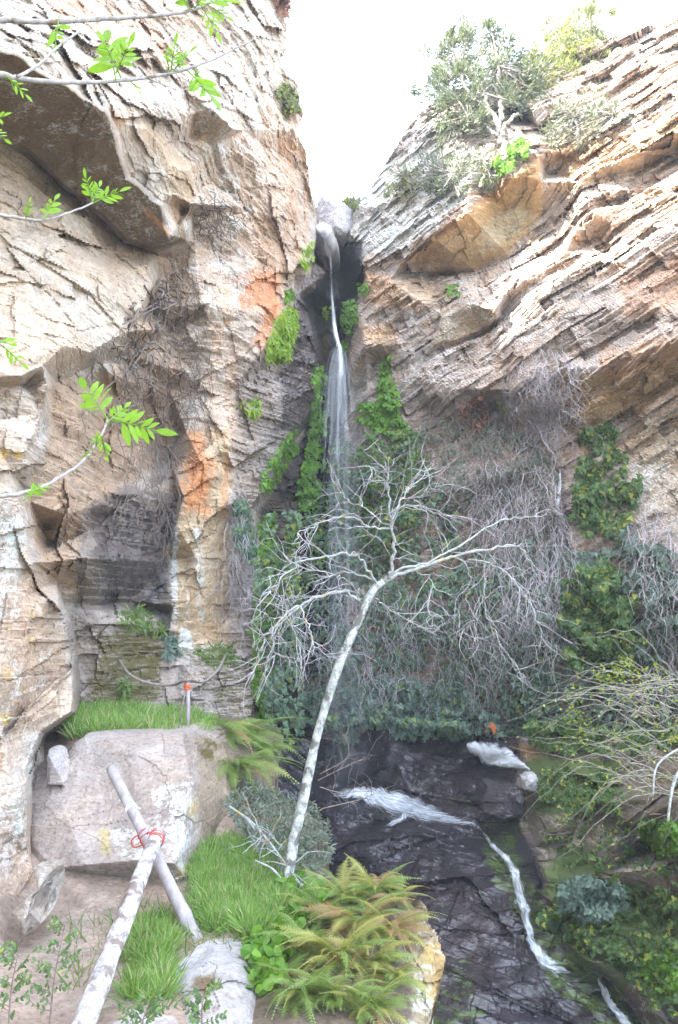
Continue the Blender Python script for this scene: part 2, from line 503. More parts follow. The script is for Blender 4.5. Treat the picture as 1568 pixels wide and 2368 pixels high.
# ------------------------------------------------------------------ sky, sun, camera
SUN_EL, SUN_AZ = math.radians(50), math.radians(-108)     # azimuth from +Y towards +X
w = bpy.data.worlds.new('World'); scene.world = w; w.use_nodes = True
nt = w.node_tree
bg = nt.nodes['Background']; bg.inputs[1].default_value = .15
sky = nt.nodes.new('ShaderNodeTexSky'); sky.sky_type = 'NISHITA'; sky.sun_disc = False
sky.sun_elevation = SUN_EL; sky.sun_rotation = SUN_AZ
sky.air_density = 1.; sky.dust_density = 4.; sky.ozone_density = .6
veil = nt.nodes.new('ShaderNodeMix'); veil.data_type = 'RGBA'; veil.inputs[0].default_value = .5
nt.links.new(sky.outputs[0], veil.inputs[6]); veil.inputs[7].default_value = (7.5, 8.8, 10.7, 1)      # thin white high cloud
nt.links.new(veil.outputs[2], bg.inputs[0])
sl = bpy.data.lights.new('sun', 'SUN'); sl.energy = 5.; sl.angle = math.radians(.5); sl.color = (1., .95, .86)
so = bpy.data.objects.new('sun', sl); COL.objects.link(so)
sd = Vector((math.sin(SUN_AZ) * math.cos(SUN_EL), math.cos(SUN_AZ) * math.cos(SUN_EL), math.sin(SUN_EL)))
so.rotation_euler = sd.to_track_quat('Z', 'Y').to_euler(); so.location = sd * 40

cam = bpy.data.cameras.new('camera'); cam.sensor_fit = 'VERTICAL'; cam.sensor_height = 24.
cam.lens = 24. * FPX / H; cam.clip_end = 3000; cam.clip_start = .05
co = bpy.data.objects.new('camera', cam); COL.objects.link(co)
co.location = (0, 0, EYE); co.rotation_euler = (math.radians(90) + PITCH, 0, 0)
scene.camera = co
vs_ = scene.view_settings; vs_.view_transform = 'Standard'; vs_.look = 'None'; vs_.exposure = 2.95; vs_.gamma = 1.
scene.cycles.max_bounces = 6; scene.cycles.transparent_max_bounces = 24
scene.cycles.use_denoising = True

# ------------------------------------------------------------------ left cliff
STEP = 3.4
L_ctrl = [
 # far above and left of the view
 (-420,-1300,9.),(200,-1300,11.),(640,-1300,13.),(-420,-500,7.4),(0,-500,7.6),(350,-500,9.),(640,-500,11.4),(-420,0,4.9),(-420,330,5.6),(-420,900,4.4),(-420,1700,4.),(-420,2250,3.4),
 # top slabs
 (0,-60,5.9),(0,0,5.7),(120,10,6.3),(300,0,7.3),(240,40,6.9),(430,60,8.1),(350,90,7.3),(560,120,8.9),(480,170,8.1),(670,-40,10.2),(660,60,10.1),(668,110,10.),(600,0,9.7),
 (652,150,9.9),(692,192,10.2),(702,260,10.3),(712,360,10.6),(714,420,10.8),(728,480,11.1),(735,545,11.3),
 # overhang lip
 (0,113,4.95),(45,120,5.05),(80,150,5.2),(160,195,5.55),(190,218,5.75),(250,248,6.15),(265,280,6.3),(272,320,6.5),(300,400,6.95),(345,435,7.2),(375,465,7.4),(395,543,7.75),
 (120,120,5.5),(330,250,6.7),(280,180,6.5),(340,300,6.75),(375,340,7.1),(390,380,7.3),(430,400,7.6),(400,450,7.5),(440,470,7.9),
 # lower edge of the dark underside
 (0,325,6.5),(60,345,6.75),(140,430,7.15),(240,505,7.75),(290,560,8.1),(360,588,8.55),
 # small undersides
 (443,262,7.7),(492,250,7.95),(540,298,8.2),(492,336,8.5),(447,312,8.3),(560,300,8.8),(500,400,8.8),
 (650,300,9.85),(690,305,10.2),(680,345,10.4),(642,352,10.05),
 # pale slab under the overhang
 (0,600,5.75),(0,850,5.15),(150,560,6.5),(250,640,6.9),(345,610,8.),(340,680,7.75),(300,765,7.15),(200,700,6.3),(150,800,5.75),(250,790,6.6),(210,815,6.25),(100,845,5.55),(50,868,5.25),(0,872,5.1),
 (60,892,5.7),(130,885,6.35),(232,838,7.05),(295,800,7.7),(250,860,7.0),(0,895,5.45),
 # left column
 (110,895,5.55),(95,960,5.6),(60,1045,5.35),(0,1040,5.2),(0,1200,5.0),(55,1170,5.3),(60,1260,5.3),(105,1300,5.55),(135,1400,5.7),(160,1480,5.85),(170,1600,5.85),(165,1645,5.75),(95,1690,5.35),(60,1776,5.05),(65,1975,4.75),(90,2055,4.6),(60,2090,4.5),(0,2110,4.25),(0,2240,4.2),
 (0,1450,4.95),(60,1500,5.2),(0,1700,4.75),(90,1600,5.45),(60,1380,5.25),(40,1620,4.95),
 (75,1300,5.3),(20,1310,5.0),
 # brown broken blocks
 (120,980,6.2),(125,900,6.1),(200,960,6.6),(170,1050,6.5),(240,1000,7.2),(240,1100,7.35),(150,1190,6.05),(70,1160,5.7),(95,1205,6.4),(160,1130,6.2),(190,1290,6.5),(110,1260,6.6),(195,1340,6.9),(130,1340,6.6),(255,900,7.3),(270,960,7.5),(290,1060,7.75),(260,1160,7.6),
 # edge behind the left column
 (150,1395,7.1),(177,1480,7.4),(185,1600,7.4),(180,1650,7.3),(108,1705,6.9),(120,1760,6.6),(90,1850,6.2),(100,2000,5.9),
 # recess with dark strata
 (205,1230,7.3),(280,1180,7.8),(330,1160,8.25),(390,1200,8.85),(395,1300,8.9),(390,1420,8.95),(300,1390,8.5),(215,1400,7.8),
 (220,1450,7.5),(300,1440,7.9),(390,1460,8.4),(240,1560,7.5),(400,1560,8.3),(250,1645,7.5),(430,1685,8.1),(580,1670,8.7),(585,1620,8.8),(560,1530,9.),(480,1520,8.6),(490,1600,8.4),
 # orange lit pillar
 (432,1000,8.55),(425,1150,8.45),(408,1210,8.4),(402,1400,8.4),(408,1492,8.5),(470,1080,8.6),(530,1000,9.1),(526,1200,9.05),(516,1490,9.0),(460,1300,8.5),(418,1000,9.0),(410,1150,9.0),
 # main pillar
 (450,560,8.75),(440,500,8.55),(540,600,9.1),(640,600,9.9),(645,700,9.9),(612,800,9.55),(560,740,9.1),(720,600,10.9),(460,700,8.75),(480,900,8.9),(430,860,8.75),(540,900,9.25),(610,420,9.4),(560,480,9.1),(650,480,9.9),
 # vine gully
 (400,600,8.85),(370,640,8.7),(345,720,8.4),(300,820,7.9),(330,1000,8.5),(390,1060,9.0),(390,900,8.9),(400,760,8.9),(340,900,8.2),
 # wet grey wall beside the fall
 (755,632,11.6),(712,712,11.),(690,680,10.6),(650,760,10.2),(730,802,11.1),(728,917,11.0),(710,962,10.9),(682,992,10.5),(650,1032,10.2),(606,1137,9.8),(600,1300,9.7),(590,1500,9.4),(640,830,10.4),(560,1000,9.5),(560,1200,9.5),(640,930,10.1),(560,1100,9.45),
 # dark cleft behind
 (770,632,12.5),(728,716,12.2),(748,806,12.1),(744,920,12.1),(726,966,12.),(698,998,11.8),(664,1040,11.5),(622,1142,11.2),(616,1300,11.),(610,1500,10.8),(600,1700,10.6),
 (820,540,13.2),(820,800,13.),(820,1200,12.8),(820,1720,12.4),(740,545,12.),(735,450,12.),(800,450,13.),(430,1760,8.4),(600,1780,10.2),(250,1760,7.7),
]
lu = lin((-420, -30, 26), (-30, 822, STEP)); lv = lin((-1300, -40, 26), (-40, 2130, STEP), (2130, 2240, 12))
CL = Relief(lu, lv, L_ctrl)
U, V = CL.U, CL.V
X0 = CL.xyz(); x, y, z = X0[..., 0] + .45 * X0[..., 1], X0[..., 1], X0[..., 2]
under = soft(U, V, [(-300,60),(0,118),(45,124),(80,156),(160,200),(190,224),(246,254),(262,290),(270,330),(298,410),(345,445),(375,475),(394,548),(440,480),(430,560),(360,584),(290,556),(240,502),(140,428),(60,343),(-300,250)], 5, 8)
off = .34 * (fbm(x * .5, z * .5, 5, 3) - .5)
off += facets(x * .8 + z * .6, z * .8 - x * .6, .75, .16, .5, 21, .0, 1.9)
off += facets(x * .9 + z * .4, z * .9 - x * .4, .28, .035, .3, 41, .0, 1.8)
off += facets(x, z, .12, .014, .25, 47, .0, 1.8)
layer = soft(U, V, [(190,1130),(420,1130),(420,1690),(600,1690),(760,1000),(760,600),(640,780),(540,840),(540,1100),(540,1520),(190,1480)], 20, 20)
off = off * (1 - .55 * layer) + layer * (strata(x, z, .05, .10, .7, .13, .11, .06, 60) + strata(x, z, .04, .035, .4, .035, .03, .015, 61))
brk = soft(U, V, [(60,880),(290,800),(330,900),(300,1130),(200,1400),(110,1360),(60,1170),(115,1000)], 14, 10)
off += brk * (facets(x, z, .42, .20, .7, 81, .0, 1.3) + facets(x, z, .2, .05, .4, 83, .0, 1.3))
off += (1 - layer) * (1 - .8 * under) * strata(x, z, -.62, .40, 1.2, .05, .08, .05, 62, .15) * soft(U, V, [(-400,-1300),(800,-1300),(800,330),(560,330),(430,540),(270,260),(-400,100)], 30, 30)
off += (1 - layer) * (1 - .8 * under) * (strata(x, z, -.12, .28, .8, .05, .08, .05, 67, .2) + strata(x, z, .08, .09, .35, .015, .03, .02, 68, .2)) * soft(U, V, [(430,540),(440,330),(740,300),(740,560),(650,760),(560,830),(530,1200),(300,1150),(200,1400),(60,1800),(0,2100),(-400,2100),(-400,900),(60,900),(290,800)], 20, 30)
off += (1 - layer) * strata(x, z, -.75, .13, 1.1, .035, .03, .03, 63) * soft(U, V, [(-400,-1300),(800,-1300),(800,560),(430,540),(270,260),(-400,100)], 30, 30)
off += (strata(x, z, -.35, .09, .9, .022, .022, .016, 66) + strata(x, z, -.3, .36, 1.3, .04, .07, .03, 69, .15)) * soft(U, V, [(-400,330),(0,330),(350,590),(300,800),(0,860),(0,1050),(-400,1050)], 15, 10)
off *= 1 - .75 * under
off += (1 - .8 * under) * (facets(x * .8 + z * .5, z * .8 - x * .5, .36, .10, .6, 85, .0, 1.6) * (.4 + 1.2 * fbm(x * .7, z * .7, 87, 2)) + facets(x, z, .17, .03, .5, 89, .0, 1.5))
off += .05 * (fbm(x * 5, z * 5, 71, 5, .6) - .5) + .022 * (fbm(x * 17, z * 17, 72, 3, .6) - .5)
CL.D = CL.D - off * (1 - .0 * under)
# outline
wob = 9 * (fbm(V / 45, V * 0, 91, 4) - .5) * 2
edge_u = np.interp(V, [-1300,-60,30,62,112,150,192,225,260,300,335,362,420,480,545,600], [640,672,655,664,668,652,692,694,703,690,706,712,714,728,738,830])
keep = CL.ok & (U < edge_u + wob)
low = np.interp(U, [-420,90,100,180,190,830], [2240,2240,2000,1790,1770,1770]); keep &= V < low
keep &= CL.xyz()[..., 2] < 13.2 + 1.5 * (fbm(x * .4, y * .4, 95, 3) - .5)
Fm, used = grid_faces(keep)
pos = CL.xyz().reshape(-1, 3)[used]
# tints
def sh(a): return np.array(a, float)
uf, vf = U.ravel()[used], V.ravel()[used]; xf, zf = x.ravel()[used], z.ravel()[used]
def blend(T, m, c): return T * (1 - m[:, None]) + m[:, None] * sh(c)
n1 = fbm(xf * .8, zf * .8, 101, 4)[:, None]; n2 = fbm(xf * 3 + zf, zf * 3, 102, 4)[:, None]
T = sh((.43, .375, .315)) * (1 - n1) + sh((.49, .445, .395)) * n1
T = T * (.82 + .36 * n2)
def sL(poly, s=10, wobble=16, seed=3): return soft(uf, vf, poly, s, wobble, seed)
ci_, cj_, _, _, _, _ = cells((xf + .12 * n2[:, 0]) / .42, (zf + .12 * n1[:, 0]) / .22, 105); blk = _h(ci_, cj_, 106)[:, None]
ci_, cj_, _, _, _, _ = cells((xf + .06 * n2[:, 0]) / .15, (zf + .06 * n1[:, 0]) / .09, 107); blk2 = _h(ci_, cj_, 108)[:, None]
T = T * (.86 + .30 * blk) * (.86 + .28 * blk2)
warm = np.clip((fbm(xf * 1.1 + 7, zf * .9, 109, 5, .6) - .50) * 5, 0, 1)
T = blend(T, .6 * warm, (.40, .265, .165))
vst = np.clip((fbm(xf * 3.2, zf * .35, 110, 5, .6) - .52) * 5, 0, 1) * soft(uf, vf, [(420,250),(740,250),(740,560),(640,800),(560,840),(540,1500),(395,1500),(430,900)], 30, 40)
T = blend(T, .55 * vst, (.56, .53, .50))
vso = np.clip((fbm(xf * 2.6 + 30, zf * .45, 111, 5, .6) - .54) * 5, 0, 1) * soft(uf, vf, [(420,280),(740,280),(740,560),(640,800),(560,840),(540,1500),(395,1500),(430,900)], 30, 40)
T = blend(T, .6 * vso, (.50, .275, .13))
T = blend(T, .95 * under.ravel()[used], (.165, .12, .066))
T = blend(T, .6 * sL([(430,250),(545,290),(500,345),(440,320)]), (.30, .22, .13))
T = blend(T, .55 * sL([(255,250),(300,265),(340,330),(380,400),(400,540),(440,490),(470,400),(400,340),(350,290)], 12), (.40, .30, .17))
T = blend(T, .75 * sL([(100,880),(260,860),(300,800),(380,600),(450,560),(440,760),(420,1000),(300,1130),(200,1400),(110,1360),(60,1170),(110,1000)], 14, 22), (.37, .255, .16))
T = blend(T, .8 * sL([(430,1000),(530,990),(530,1490),(400,1490),(405,1200)], 8, 10), (.47, .36, .22))
T = blend(T, .8 * sL([(432,1000),(470,990),(488,1060),(475,1180),(424,1190)], 12, 30, 8), (.56, .24, .09))
T = blend(T, .6 * sL([(520,1010),(532,1080),(528,1200),(512,1180),(515,1080)], 9, 12, 9), (.54, .26, .10))
T = blend(T, .8 * sL([(540,640),(600,610),(645,640),(640,740),(612,820),(590,790),(600,720),(560,690)], 10, 34, 11), (.56, .24, .10))
T = blend(T, .6 * sL([(300,455),(345,505),(395,548),(388,530),(352,490)], 3, 3), (.55, .27, .12))
T = blend(T, .5 * sL([(250,240),(275,270),(300,280),(268,300)], 4, 6), (.5, .3, .16))
T = blend(T, .55 * sL([(640,310),(690,310),(680,350),(640,350)], 6), (.50, .25, .09))
T = blend(T, .7 * sL([(555,840),(640,780),(690,690),(760,630),(735,930),(690,1000),(600,1160),(540,1200),(545,960)], 12, 16), (.225, .195, .175))
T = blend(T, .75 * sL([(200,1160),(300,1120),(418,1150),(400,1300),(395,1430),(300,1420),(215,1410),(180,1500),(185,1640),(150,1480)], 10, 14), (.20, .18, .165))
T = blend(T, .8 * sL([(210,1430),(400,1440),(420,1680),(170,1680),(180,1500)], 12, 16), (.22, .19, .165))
T = blend(T, .5 * sL([(400,1520),(590,1500),(590,1680),(400,1690)], 12, 16), (.34, .31, .30))
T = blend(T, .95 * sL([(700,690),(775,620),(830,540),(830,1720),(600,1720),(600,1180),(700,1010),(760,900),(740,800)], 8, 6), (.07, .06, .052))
for k in range(7):
    cu, cv = [(20,1560),(45,1590),(15,1660),(70,1480),(10,1050),(40,1052),(75,1420)][k]; rr = [14,11,12,8,13,10,8][k]
    T = blend(T, .75 * np.clip(1.4 - np.hypot(uf - cu, vf - cv) / rr + 1.6 * (n2[:, 0] - .5), 0, 1), (.52, .37, .07))
T = blend(T, .6 * sL([(-40,1340),(90,1320),(160,1480),(165,1640),(60,1700),(-40,1560)], 20, 30, 14), (.44, .32, .22))
T = blend(T, .45 * sL([(-400,330),(0,330),(360,590),(300,800),(0,860),(-400,900)], 20, 40, 17), (.47, .39, .29))
T = blend(T, .5 * sL([(440,280),(700,300),(720,480),(640,620),(540,640),(440,900)], 30, 60, 18), (.50, .395, .305))
wetm = .75 * sL([(690,640),(770,600),(740,930),(690,1000),(640,1000),(660,820)], 14, 20) + .55 * sL([(205,1170),(405,1170),(395,1420),(230,1400)], 14, 18)
wetm = np.clip(wetm + .9 * sL([(730,540),(830,540),(830,1720),(640,1720),(700,1010),(745,900),(740,800),(715,700)], 6, 8), 0, 1)
mossm = .75 * sL([(210,1470),(390,1440),(400,1520),(370,1640),(200,1640)], 16, 30, 15) + .6 * sL([(400,1490),(590,1500),(600,1690),(520,1660),(430,1530)], 14, 25, 16) \
    + .7 * sL([(640,180),(700,190),(700,260),(650,290)], 10, 16) + .8 * sL([(746,740),(780,700),(775,820),(742,830)], 6, 6) + .5 * sL([(740,880),(790,880),(800,1200),(700,1250),(680,1120)], 16, 16)
lichm = .42 * sL([(-60,1180),(60,1200),(60,1450),(-60,1460)], 20, 30) + .36 * sL([(270,60),(620,100),(640,300),(500,250),(350,220)], 40, 60) + .8 * sL([(395,1210),(412,1210),(412,1500),(445,1500),(440,1460),(398,1440)], 4, 5) \
    + .34 * sL([(440,280),(620,300),(600,760),(480,900),(440,600)], 40, 50) + .2 * under.ravel()[used] + .25 * sL([(-60,1480),(120,1500),(100,2080),(-60,2100)], 30, 40) + .5 * sL([(445,1220),(470,1220),(475,1440),(450,1440)], 6, 6)
Wr = np.clip(np.stack([wetm, mossm, lichm], -1), 0, 1)
T = np.clip(T, .01, .85)
pos2, F2, src = skirt(pos, Fm, [((-.5, .6, 0.), 1.), ((-3., 4., .3), 1.)])
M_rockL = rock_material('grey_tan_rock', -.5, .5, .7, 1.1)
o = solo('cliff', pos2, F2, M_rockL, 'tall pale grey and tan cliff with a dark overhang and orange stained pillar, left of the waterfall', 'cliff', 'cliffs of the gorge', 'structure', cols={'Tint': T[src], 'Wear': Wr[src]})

# ------------------------------------------------------------------ right cliff
R_ctrl = [
 (680,430,13.),(735,480,12.9),(790,478,12.7),(850,438,12.6),(885,380,12.5),(925,318,12.4),(960,265,12.3),(1000,228,12.2),(1050,200,12.1),(1150,170,12.),(1250,130,11.9),(1400,85,11.6),(1568,30,11.2),(1800,-60,10.6),(2100,-160,9.8),
 (900,480,11.9),(960,420,11.7),(1000,400,11.5),(1100,330,11.2),(1180,300,11.1),(1180,262,12.4),(1200,265,12.4),(1165,240,11.3),(1220,240,11.3),(1250,300,11.2),(1000,300,11.9),(1080,260,11.6),
 (840,560,12.),(870,590,11.7),(930,608,11.3),(1000,548,10.9),(1080,492,10.65),(1190,400,10.35),(1243,362,10.3),(1252,420,10.5),
 (940,624,11.8),(1000,634,11.8),(1100,628,11.5),(1180,592,11.3),(1256,495,11.0),(1150,470,11.1),(1270,400,11.2),(1290,520,10.9),
 (1300,350,10.9),(1400,280,10.6),(1568,170,10.1),(1568,305,9.6),(1460,360,9.9),(1340,420,10.3),(1470,395,10.4),(1568,345,10.2),(1800,240,8.9),(1800,60,9.8),
 (1400,480,10.),(1568,440,9.5),(1568,530,9.),(1300,600,10.1),(1200,640,10.4),(1420,600,9.6),
 (1150,705,10.2),(1080,690,10.6),(1020,725,10.9),(1000,805,11.),(1120,775,10.9),(1160,735,10.7),(900,650,11.3),(850,640,11.5),(838,760,11.4),(845,805,11.2),(870,830,11.5),(960,870,11.2),(960,790,11.1),(1050,900,10.7),(1200,800,9.95),(1400,700,9.3),(1568,690,8.6),
 (1200,905,9.7),(1300,852,9.2),(1380,850,8.9),(1470,820,8.5),(1568,780,8.05),(1260,965,9.9),(1335,1000,9.6),(1450,955,9.25),(1568,880,8.65),(1800,650,7.4),(1800,860,7.6),(1480,690,8.9),(1300,740,9.5),
 (1150,950,10.9),(1060,1000,10.9),(1170,990,10.6),(1180,900,9.9),(960,930,11.4),
 (850,900,11.6),(835,1100,11.6),(950,1100,11.),(1100,1100,10.4),(1300,1100,9.6),(1450,1100,9.),(1568,1100,8.3),(830,1400,11.2),(1000,1400,10.4),(1200,1400,9.6),(1400,1400,8.7),(1568,1400,7.7),(830,1680,11.2),(1000,1690,10.8),(1200,1700,10.1),(1400,1690,9.),(1568,1690,8.),(1800,1200,7.),(1800,1780,6.8),
 (830,1790,11.8),(1000,1800,11.5),(1200,1830,11.),(1400,1830,10.),(1568,1860,9.),(1800,1860,6.3),(2100,300,7.6),(2100,1000,6.),(2100,1860,5.4),
 (790,520,12.9),(775,600,13.),(800,650,12.9),(832,600,12.),(778,700,12.7),(825,700,11.9),(782,900,12.4),(772,1200,12.2),(700,1690,11.7),(700,600,13.3),(690,1000,12.6),(700,1800,11.6),
 (1340,520,10.1),(1368,490,9.95),(1420,520,9.9),(1380,545,10.4),
]
ru = lin((690, 1600, STEP), (1600, 2100, 26)); rv = lin((-160, -20, 20), (-20, 1760, STEP), (1760, 1860, 14))
CR = Relief(ru, rv, R_ctrl)
U, V = CR.U, CR.V
X0 = CR.xyz(); x, y, z = X0[..., 0] - .35 * X0[..., 1], X0[..., 1], X0[..., 2]
mid_w = soft(U, V, [(840,560),(1600,250),(2100,200),(2100,1100),(1568,1100),(1250,980),(1000,930),(840,880)], 40, 30)
top_w = soft(U, V, [(800,470),(1000,200),(1600,-20),(2100,-160),(2100,300),(1500,380),(1250,430),(930,600),(820,560)], 20, 20)
ang = .40
off = .36 * (fbm(x * .5, z * .5, 205, 3) - .5)
st_ = strata(x, z, ang, .34, .85, .18, .34, .10, 210, .12) + strata(x, z, ang + .04, .12, .42, .10, .22, .05, 220, .12) + strata(x, z, ang, .045, .22, .03, .06, .02, 230, .1)
off += st_ * (.34 + .40 * np.maximum(mid_w, top_w))
off += facets(x * .9 + z * .45, z * .9 - x * .45, .4, .10, .4, 241, .0, 2.) + facets(x, z, .13, .02, .3, 251, .0, 1.8)
smooth_under = soft(U, V, [(935,618),(1000,556),(1080,500),(1190,408),(1245,370),(1256,490),(1180,588),(1100,626),(1000,632)], 6, 8) 
su2 = soft(U, V, [(1020,730),(1080,700),(1150,708),(1158,735),(1115,775),(1000,802)], 6, 8)
off *= 1 - .75 * np.maximum(smooth_under, su2)
off += .04 * (fbm(x * 5, z * 5, 271, 5) - .5) + .02 * (fbm(x * 17, z * 17, 272, 3, .6) - .5)
CR.D = CR.D - off
keep = CR.ok & (V > np.interp(U, [690,735,790,850,885,925,960,1000,1050,1150,1250,1400,1568,1800,2100], [520,470,478,440,383,320,268,230,203,172,132,88,34,-55,-150]) + 10 * (fbm(U / 45, U * 0, 291, 4) - .5))
Fm, used = grid_faces(keep)
pos = CR.xyz().reshape(-1, 3)[used]
uf, vf = U.ravel()[used], V.ravel()[used]; xf, zf = x.ravel()[used], z.ravel()[used]
n1 = fbm(xf * .7, zf * .7, 301, 4)[:, None]; n2 = fbm(xf * 3 + zf, zf * 3, 302, 4)[:, None]
c_, s_ = math.cos(ang), math.sin(ang)
q = (-xf * s_ + zf * c_); tt = xf * c_ + zf * s_
band = fbm(tt * .35, q * 3.2, 303, 4)[:, None]
T = sh((.42, .38, .36)) * (1 - band) + sh((.53, .48, .44)) * band
ci_ = np.floor((q + .03 * n2[:, 0]) / .12); cj_ = np.floor((tt + .05 * n1[:, 0]) / (.3 + .5 * _h(ci_, ci_ * 0, 305))); blk = _h(ci_, cj_, 306)[:, None]
T = T * (.82 + .34 * n2) * (.80 + .40 * blk)
T = blend(T, .5 * np.clip((_h(ci_, cj_, 307) - .72) * 6, 0, 1), (.46, .31, .18))
T = T * (1 - .6 * np.clip((n1 - .45) * 4, 0, 1)) + .6 * np.clip((n1 - .45) * 4, 0, 1) * sh((.40, .31, .22))
OCH = (.32, .225, .095)
T = blend(T, .85 * smooth_under.ravel()[used], OCH)
T = blend(T, .5 * sL([(1110,530),(1200,470),(1230,490),(1170,570),(1110,590)], 8, 14), (.36, .38, .30))
T = blend(T, .55 * np.clip(1 - np.abs(sdist(uf, vf, [(930,614),(1243,366),(1250,372)])) / 14, 0, 1), (.52, .31, .12))
T = blend(T, .75 * su2.ravel()[used], (.30, .25, .17))
T = blend(T, .7 * sL([(1180,910),(1300,880),(1400,860),(1568,800),(1900,700),(1900,830),(1568,900),(1450,965),(1330,1000),(1260,970)], 10, 20), (.36, .25, .10))
T = blend(T, .65 * sL([(840,640),(900,640),(1000,660),(1040,690),(960,720),(850,700)], 10, 20), (.46, .29, .14))
T = blend(T, .55 * sL([(830,750),(920,760),(930,800),(840,800)], 10, 16), (.44, .29, .14))
T = blend(T, .6 * sL([(1250,340),(1400,320),(1568,270),(1900,200),(1900,330),(1568,360),(1450,400),(1300,440)], 14, 26), (.46, .32, .15))
T = blend(T, .6 * sL([(1440,640),(1568,600),(1900,500),(1900,680),(1568,720),(1450,730)], 16, 40), (.50, .32, .21))
T = blend(T, .5 * sL([(1380,800),(1568,770),(1568,830),(1400,880)], 10, 26), (.50, .31, .17))
T = blend(T, .6 * sL([(1220,370),(1250,370),(1256,500),(1240,520)], 5, 5), (.50, .33, .17))
T = blend(T, .5 * sL([(900,250),(1010,230),(1180,290),(1000,380),(820,520),(760,520)], 20, 30), (.40, .39, .42))
T = blend(T, .55 * sL([(800,1000),(1000,930),(1250,1000),(1400,1100),(1568,1250),(1900,1300),(1900,1860),(700,1860),(760,1100)], 30, 40), (.20, .165, .135))
T = blend(T, .6 * sL([(1440,1000),(1568,940),(1900,900),(1900,1250),(1568,1250),(1480,1180)], 16, 26), (.42, .36, .26))
T = blend(T, .75 * sL([(640,1590),(810,1580),(860,1640),(800,1690),(640,1690)], 10, 20), (.36, .345, .37))
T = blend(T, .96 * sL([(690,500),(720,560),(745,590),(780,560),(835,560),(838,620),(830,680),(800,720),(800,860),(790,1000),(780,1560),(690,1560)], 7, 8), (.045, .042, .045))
wetm = .95 * sL([(690,500),(750,575),(835,560),(838,640),(830,700),(805,820),(790,1560),(690,1560)], 8, 10) + .5 * sL([(1280,1080),(1310,1080),(1330,1240),(1270,1240)], 10, 12) + .35 * sL([(840,830),(960,900),(1150,930),(1150,1000),(830,1000)], 20, 30)
mossm = .35 * sL([(920,300),(1240,300),(1230,390),(930,470)], 20, 40) + .45 * sL([(1240,940),(1450,960),(1500,1000),(1300,1020)], 14, 20) + .4 * sL([(800,1050),(1568,1250),(1568,1860),(760,1860)], 30, 40) + .25 * smooth_under.ravel()[used]
lichm = .75 * sL([(760,500),(1010,260),(1180,390),(1060,480),(930,600),(860,600)], 20, 40) + .3 * sL([(900,640),(1300,560),(1300,800),(900,860)], 40, 60) + .45 * sL([(1440,1080),(1900,1000),(1900,1300),(1480,1250)], 20, 30)
Wr = np.clip(np.stack([wetm, mossm, lichm], -1), 0, 1); T = np.clip(T, .01, .85)
pos2, F2, src = skirt(pos, Fm, [((.4, .7, -.1), 1.), ((3., 5., -1.), 1.)])
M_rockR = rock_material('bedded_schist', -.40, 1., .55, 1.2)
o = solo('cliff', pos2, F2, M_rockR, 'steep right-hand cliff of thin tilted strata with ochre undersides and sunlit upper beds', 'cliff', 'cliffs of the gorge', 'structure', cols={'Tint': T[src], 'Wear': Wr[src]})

# ------------------------------------------------------------------ stream bed and right bank
G_ctrl = [
 (560,1650,10.4),(640,1690,10.9),(720,1700,11.3),(800,1690,11.5),(650,1760,10.7),(740,1760,11.2),(780,1815,10.7),(640,1830,10.3),(700,1850,10.4),
 (770,1690,11.),(870,1668,10.9),(960,1700,10.6),(1040,1735,10.2),(1110,1790,9.7),(1118,1840,9.5),(1060,1850,9.6),(950,1825,10.),(870,1795,10.3),(900,1730,10.3),
 (880,1832,10.3),(960,1862,9.8),(1050,1890,9.4),(820,1835,10.5),
 (1190,1700,9.6),(1210,1745,9.2),(1200,1850,8.9),(1120,1925,9.),(1050,1905,9.1),(960,1900,9.15),(900,1905,9.3),(860,1925,9.4),(780,1880,9.9),(780,1930,9.5),(850,1960,8.9),(1000,1960,8.6),(940,1925,9.0),
 (760,2060,8.6),(900,2060,8.2),(1000,2080,7.9),(980,2160,7.5),(1100,2150,7.5),(1000,2250,7.),(1120,2280,6.8),(1000,2367,6.4),(1120,2400,6.2),(1040,2480,5.9),
 (1170,2020,8.1),(1210,2100,7.6),(1235,2180,7.2),(1262,2232,6.9),(1320,2262,6.8),(1385,2285,6.7),(1425,2330,6.4),(1470,2380,6.2),(1500,2480,5.9),(1300,2380,6.3),(1150,1980,8.4),
 (1240,1960,8.1),(1270,2080,7.4),(1300,2180,7.),(1340,2230,6.7),(1420,2250,6.4),(1500,2340,5.9),
 (1300,1900,7.8),(1440,1920,7.2),(1500,1935,7.1),(1490,1960,7.5),(1310,1945,8.1),(1250,1850,8.3),(1400,2020,7.1),(1500,2010,6.7),(1480,2070,7.0),(1380,2080,7.1),(1330,2150,6.8),(1450,2150,6.5),(1440,2210,6.3),
 (1568,2367,5.4),(1568,2200,5.7),(1568,2000,6.2),(1568,1850,6.6),(1568,1750,7.1),(1400,1750,8.1),(1300,1750,8.6),(1400,1850,7.6),(1800,1720,6.2),(1800,2000,5.4),(1800,2480,4.6),(2300,1720,5.),(2300,2000,4.4),(2300,2480,3.6),(1568,2480,5.1),
 (700,2000,8.8),(600,2000,8.9),(560,1800,10.2),(600,2367,7.),(560,2480,6.4),(800,2300,7.2),
]
gu = lin((560, 1600, STEP), (1600, 2300, 20)); gv = lin((1650, 2400, STEP), (2400, 2480, 12))
CG = Relief(gu, gv, G_ctrl)
U, V = CG.U, CG.V
X0 = CG.xyz(); x, y, z = X0[..., 0], X0[..., 1], X0[..., 2]
bank = soft(U, V, [(1210,1690),(1900,1690),(1900,2500),(1520,2400),(1440,2290),(1330,2220),(1270,2120),(1240,1980),(1190,1880)], 14, 14)
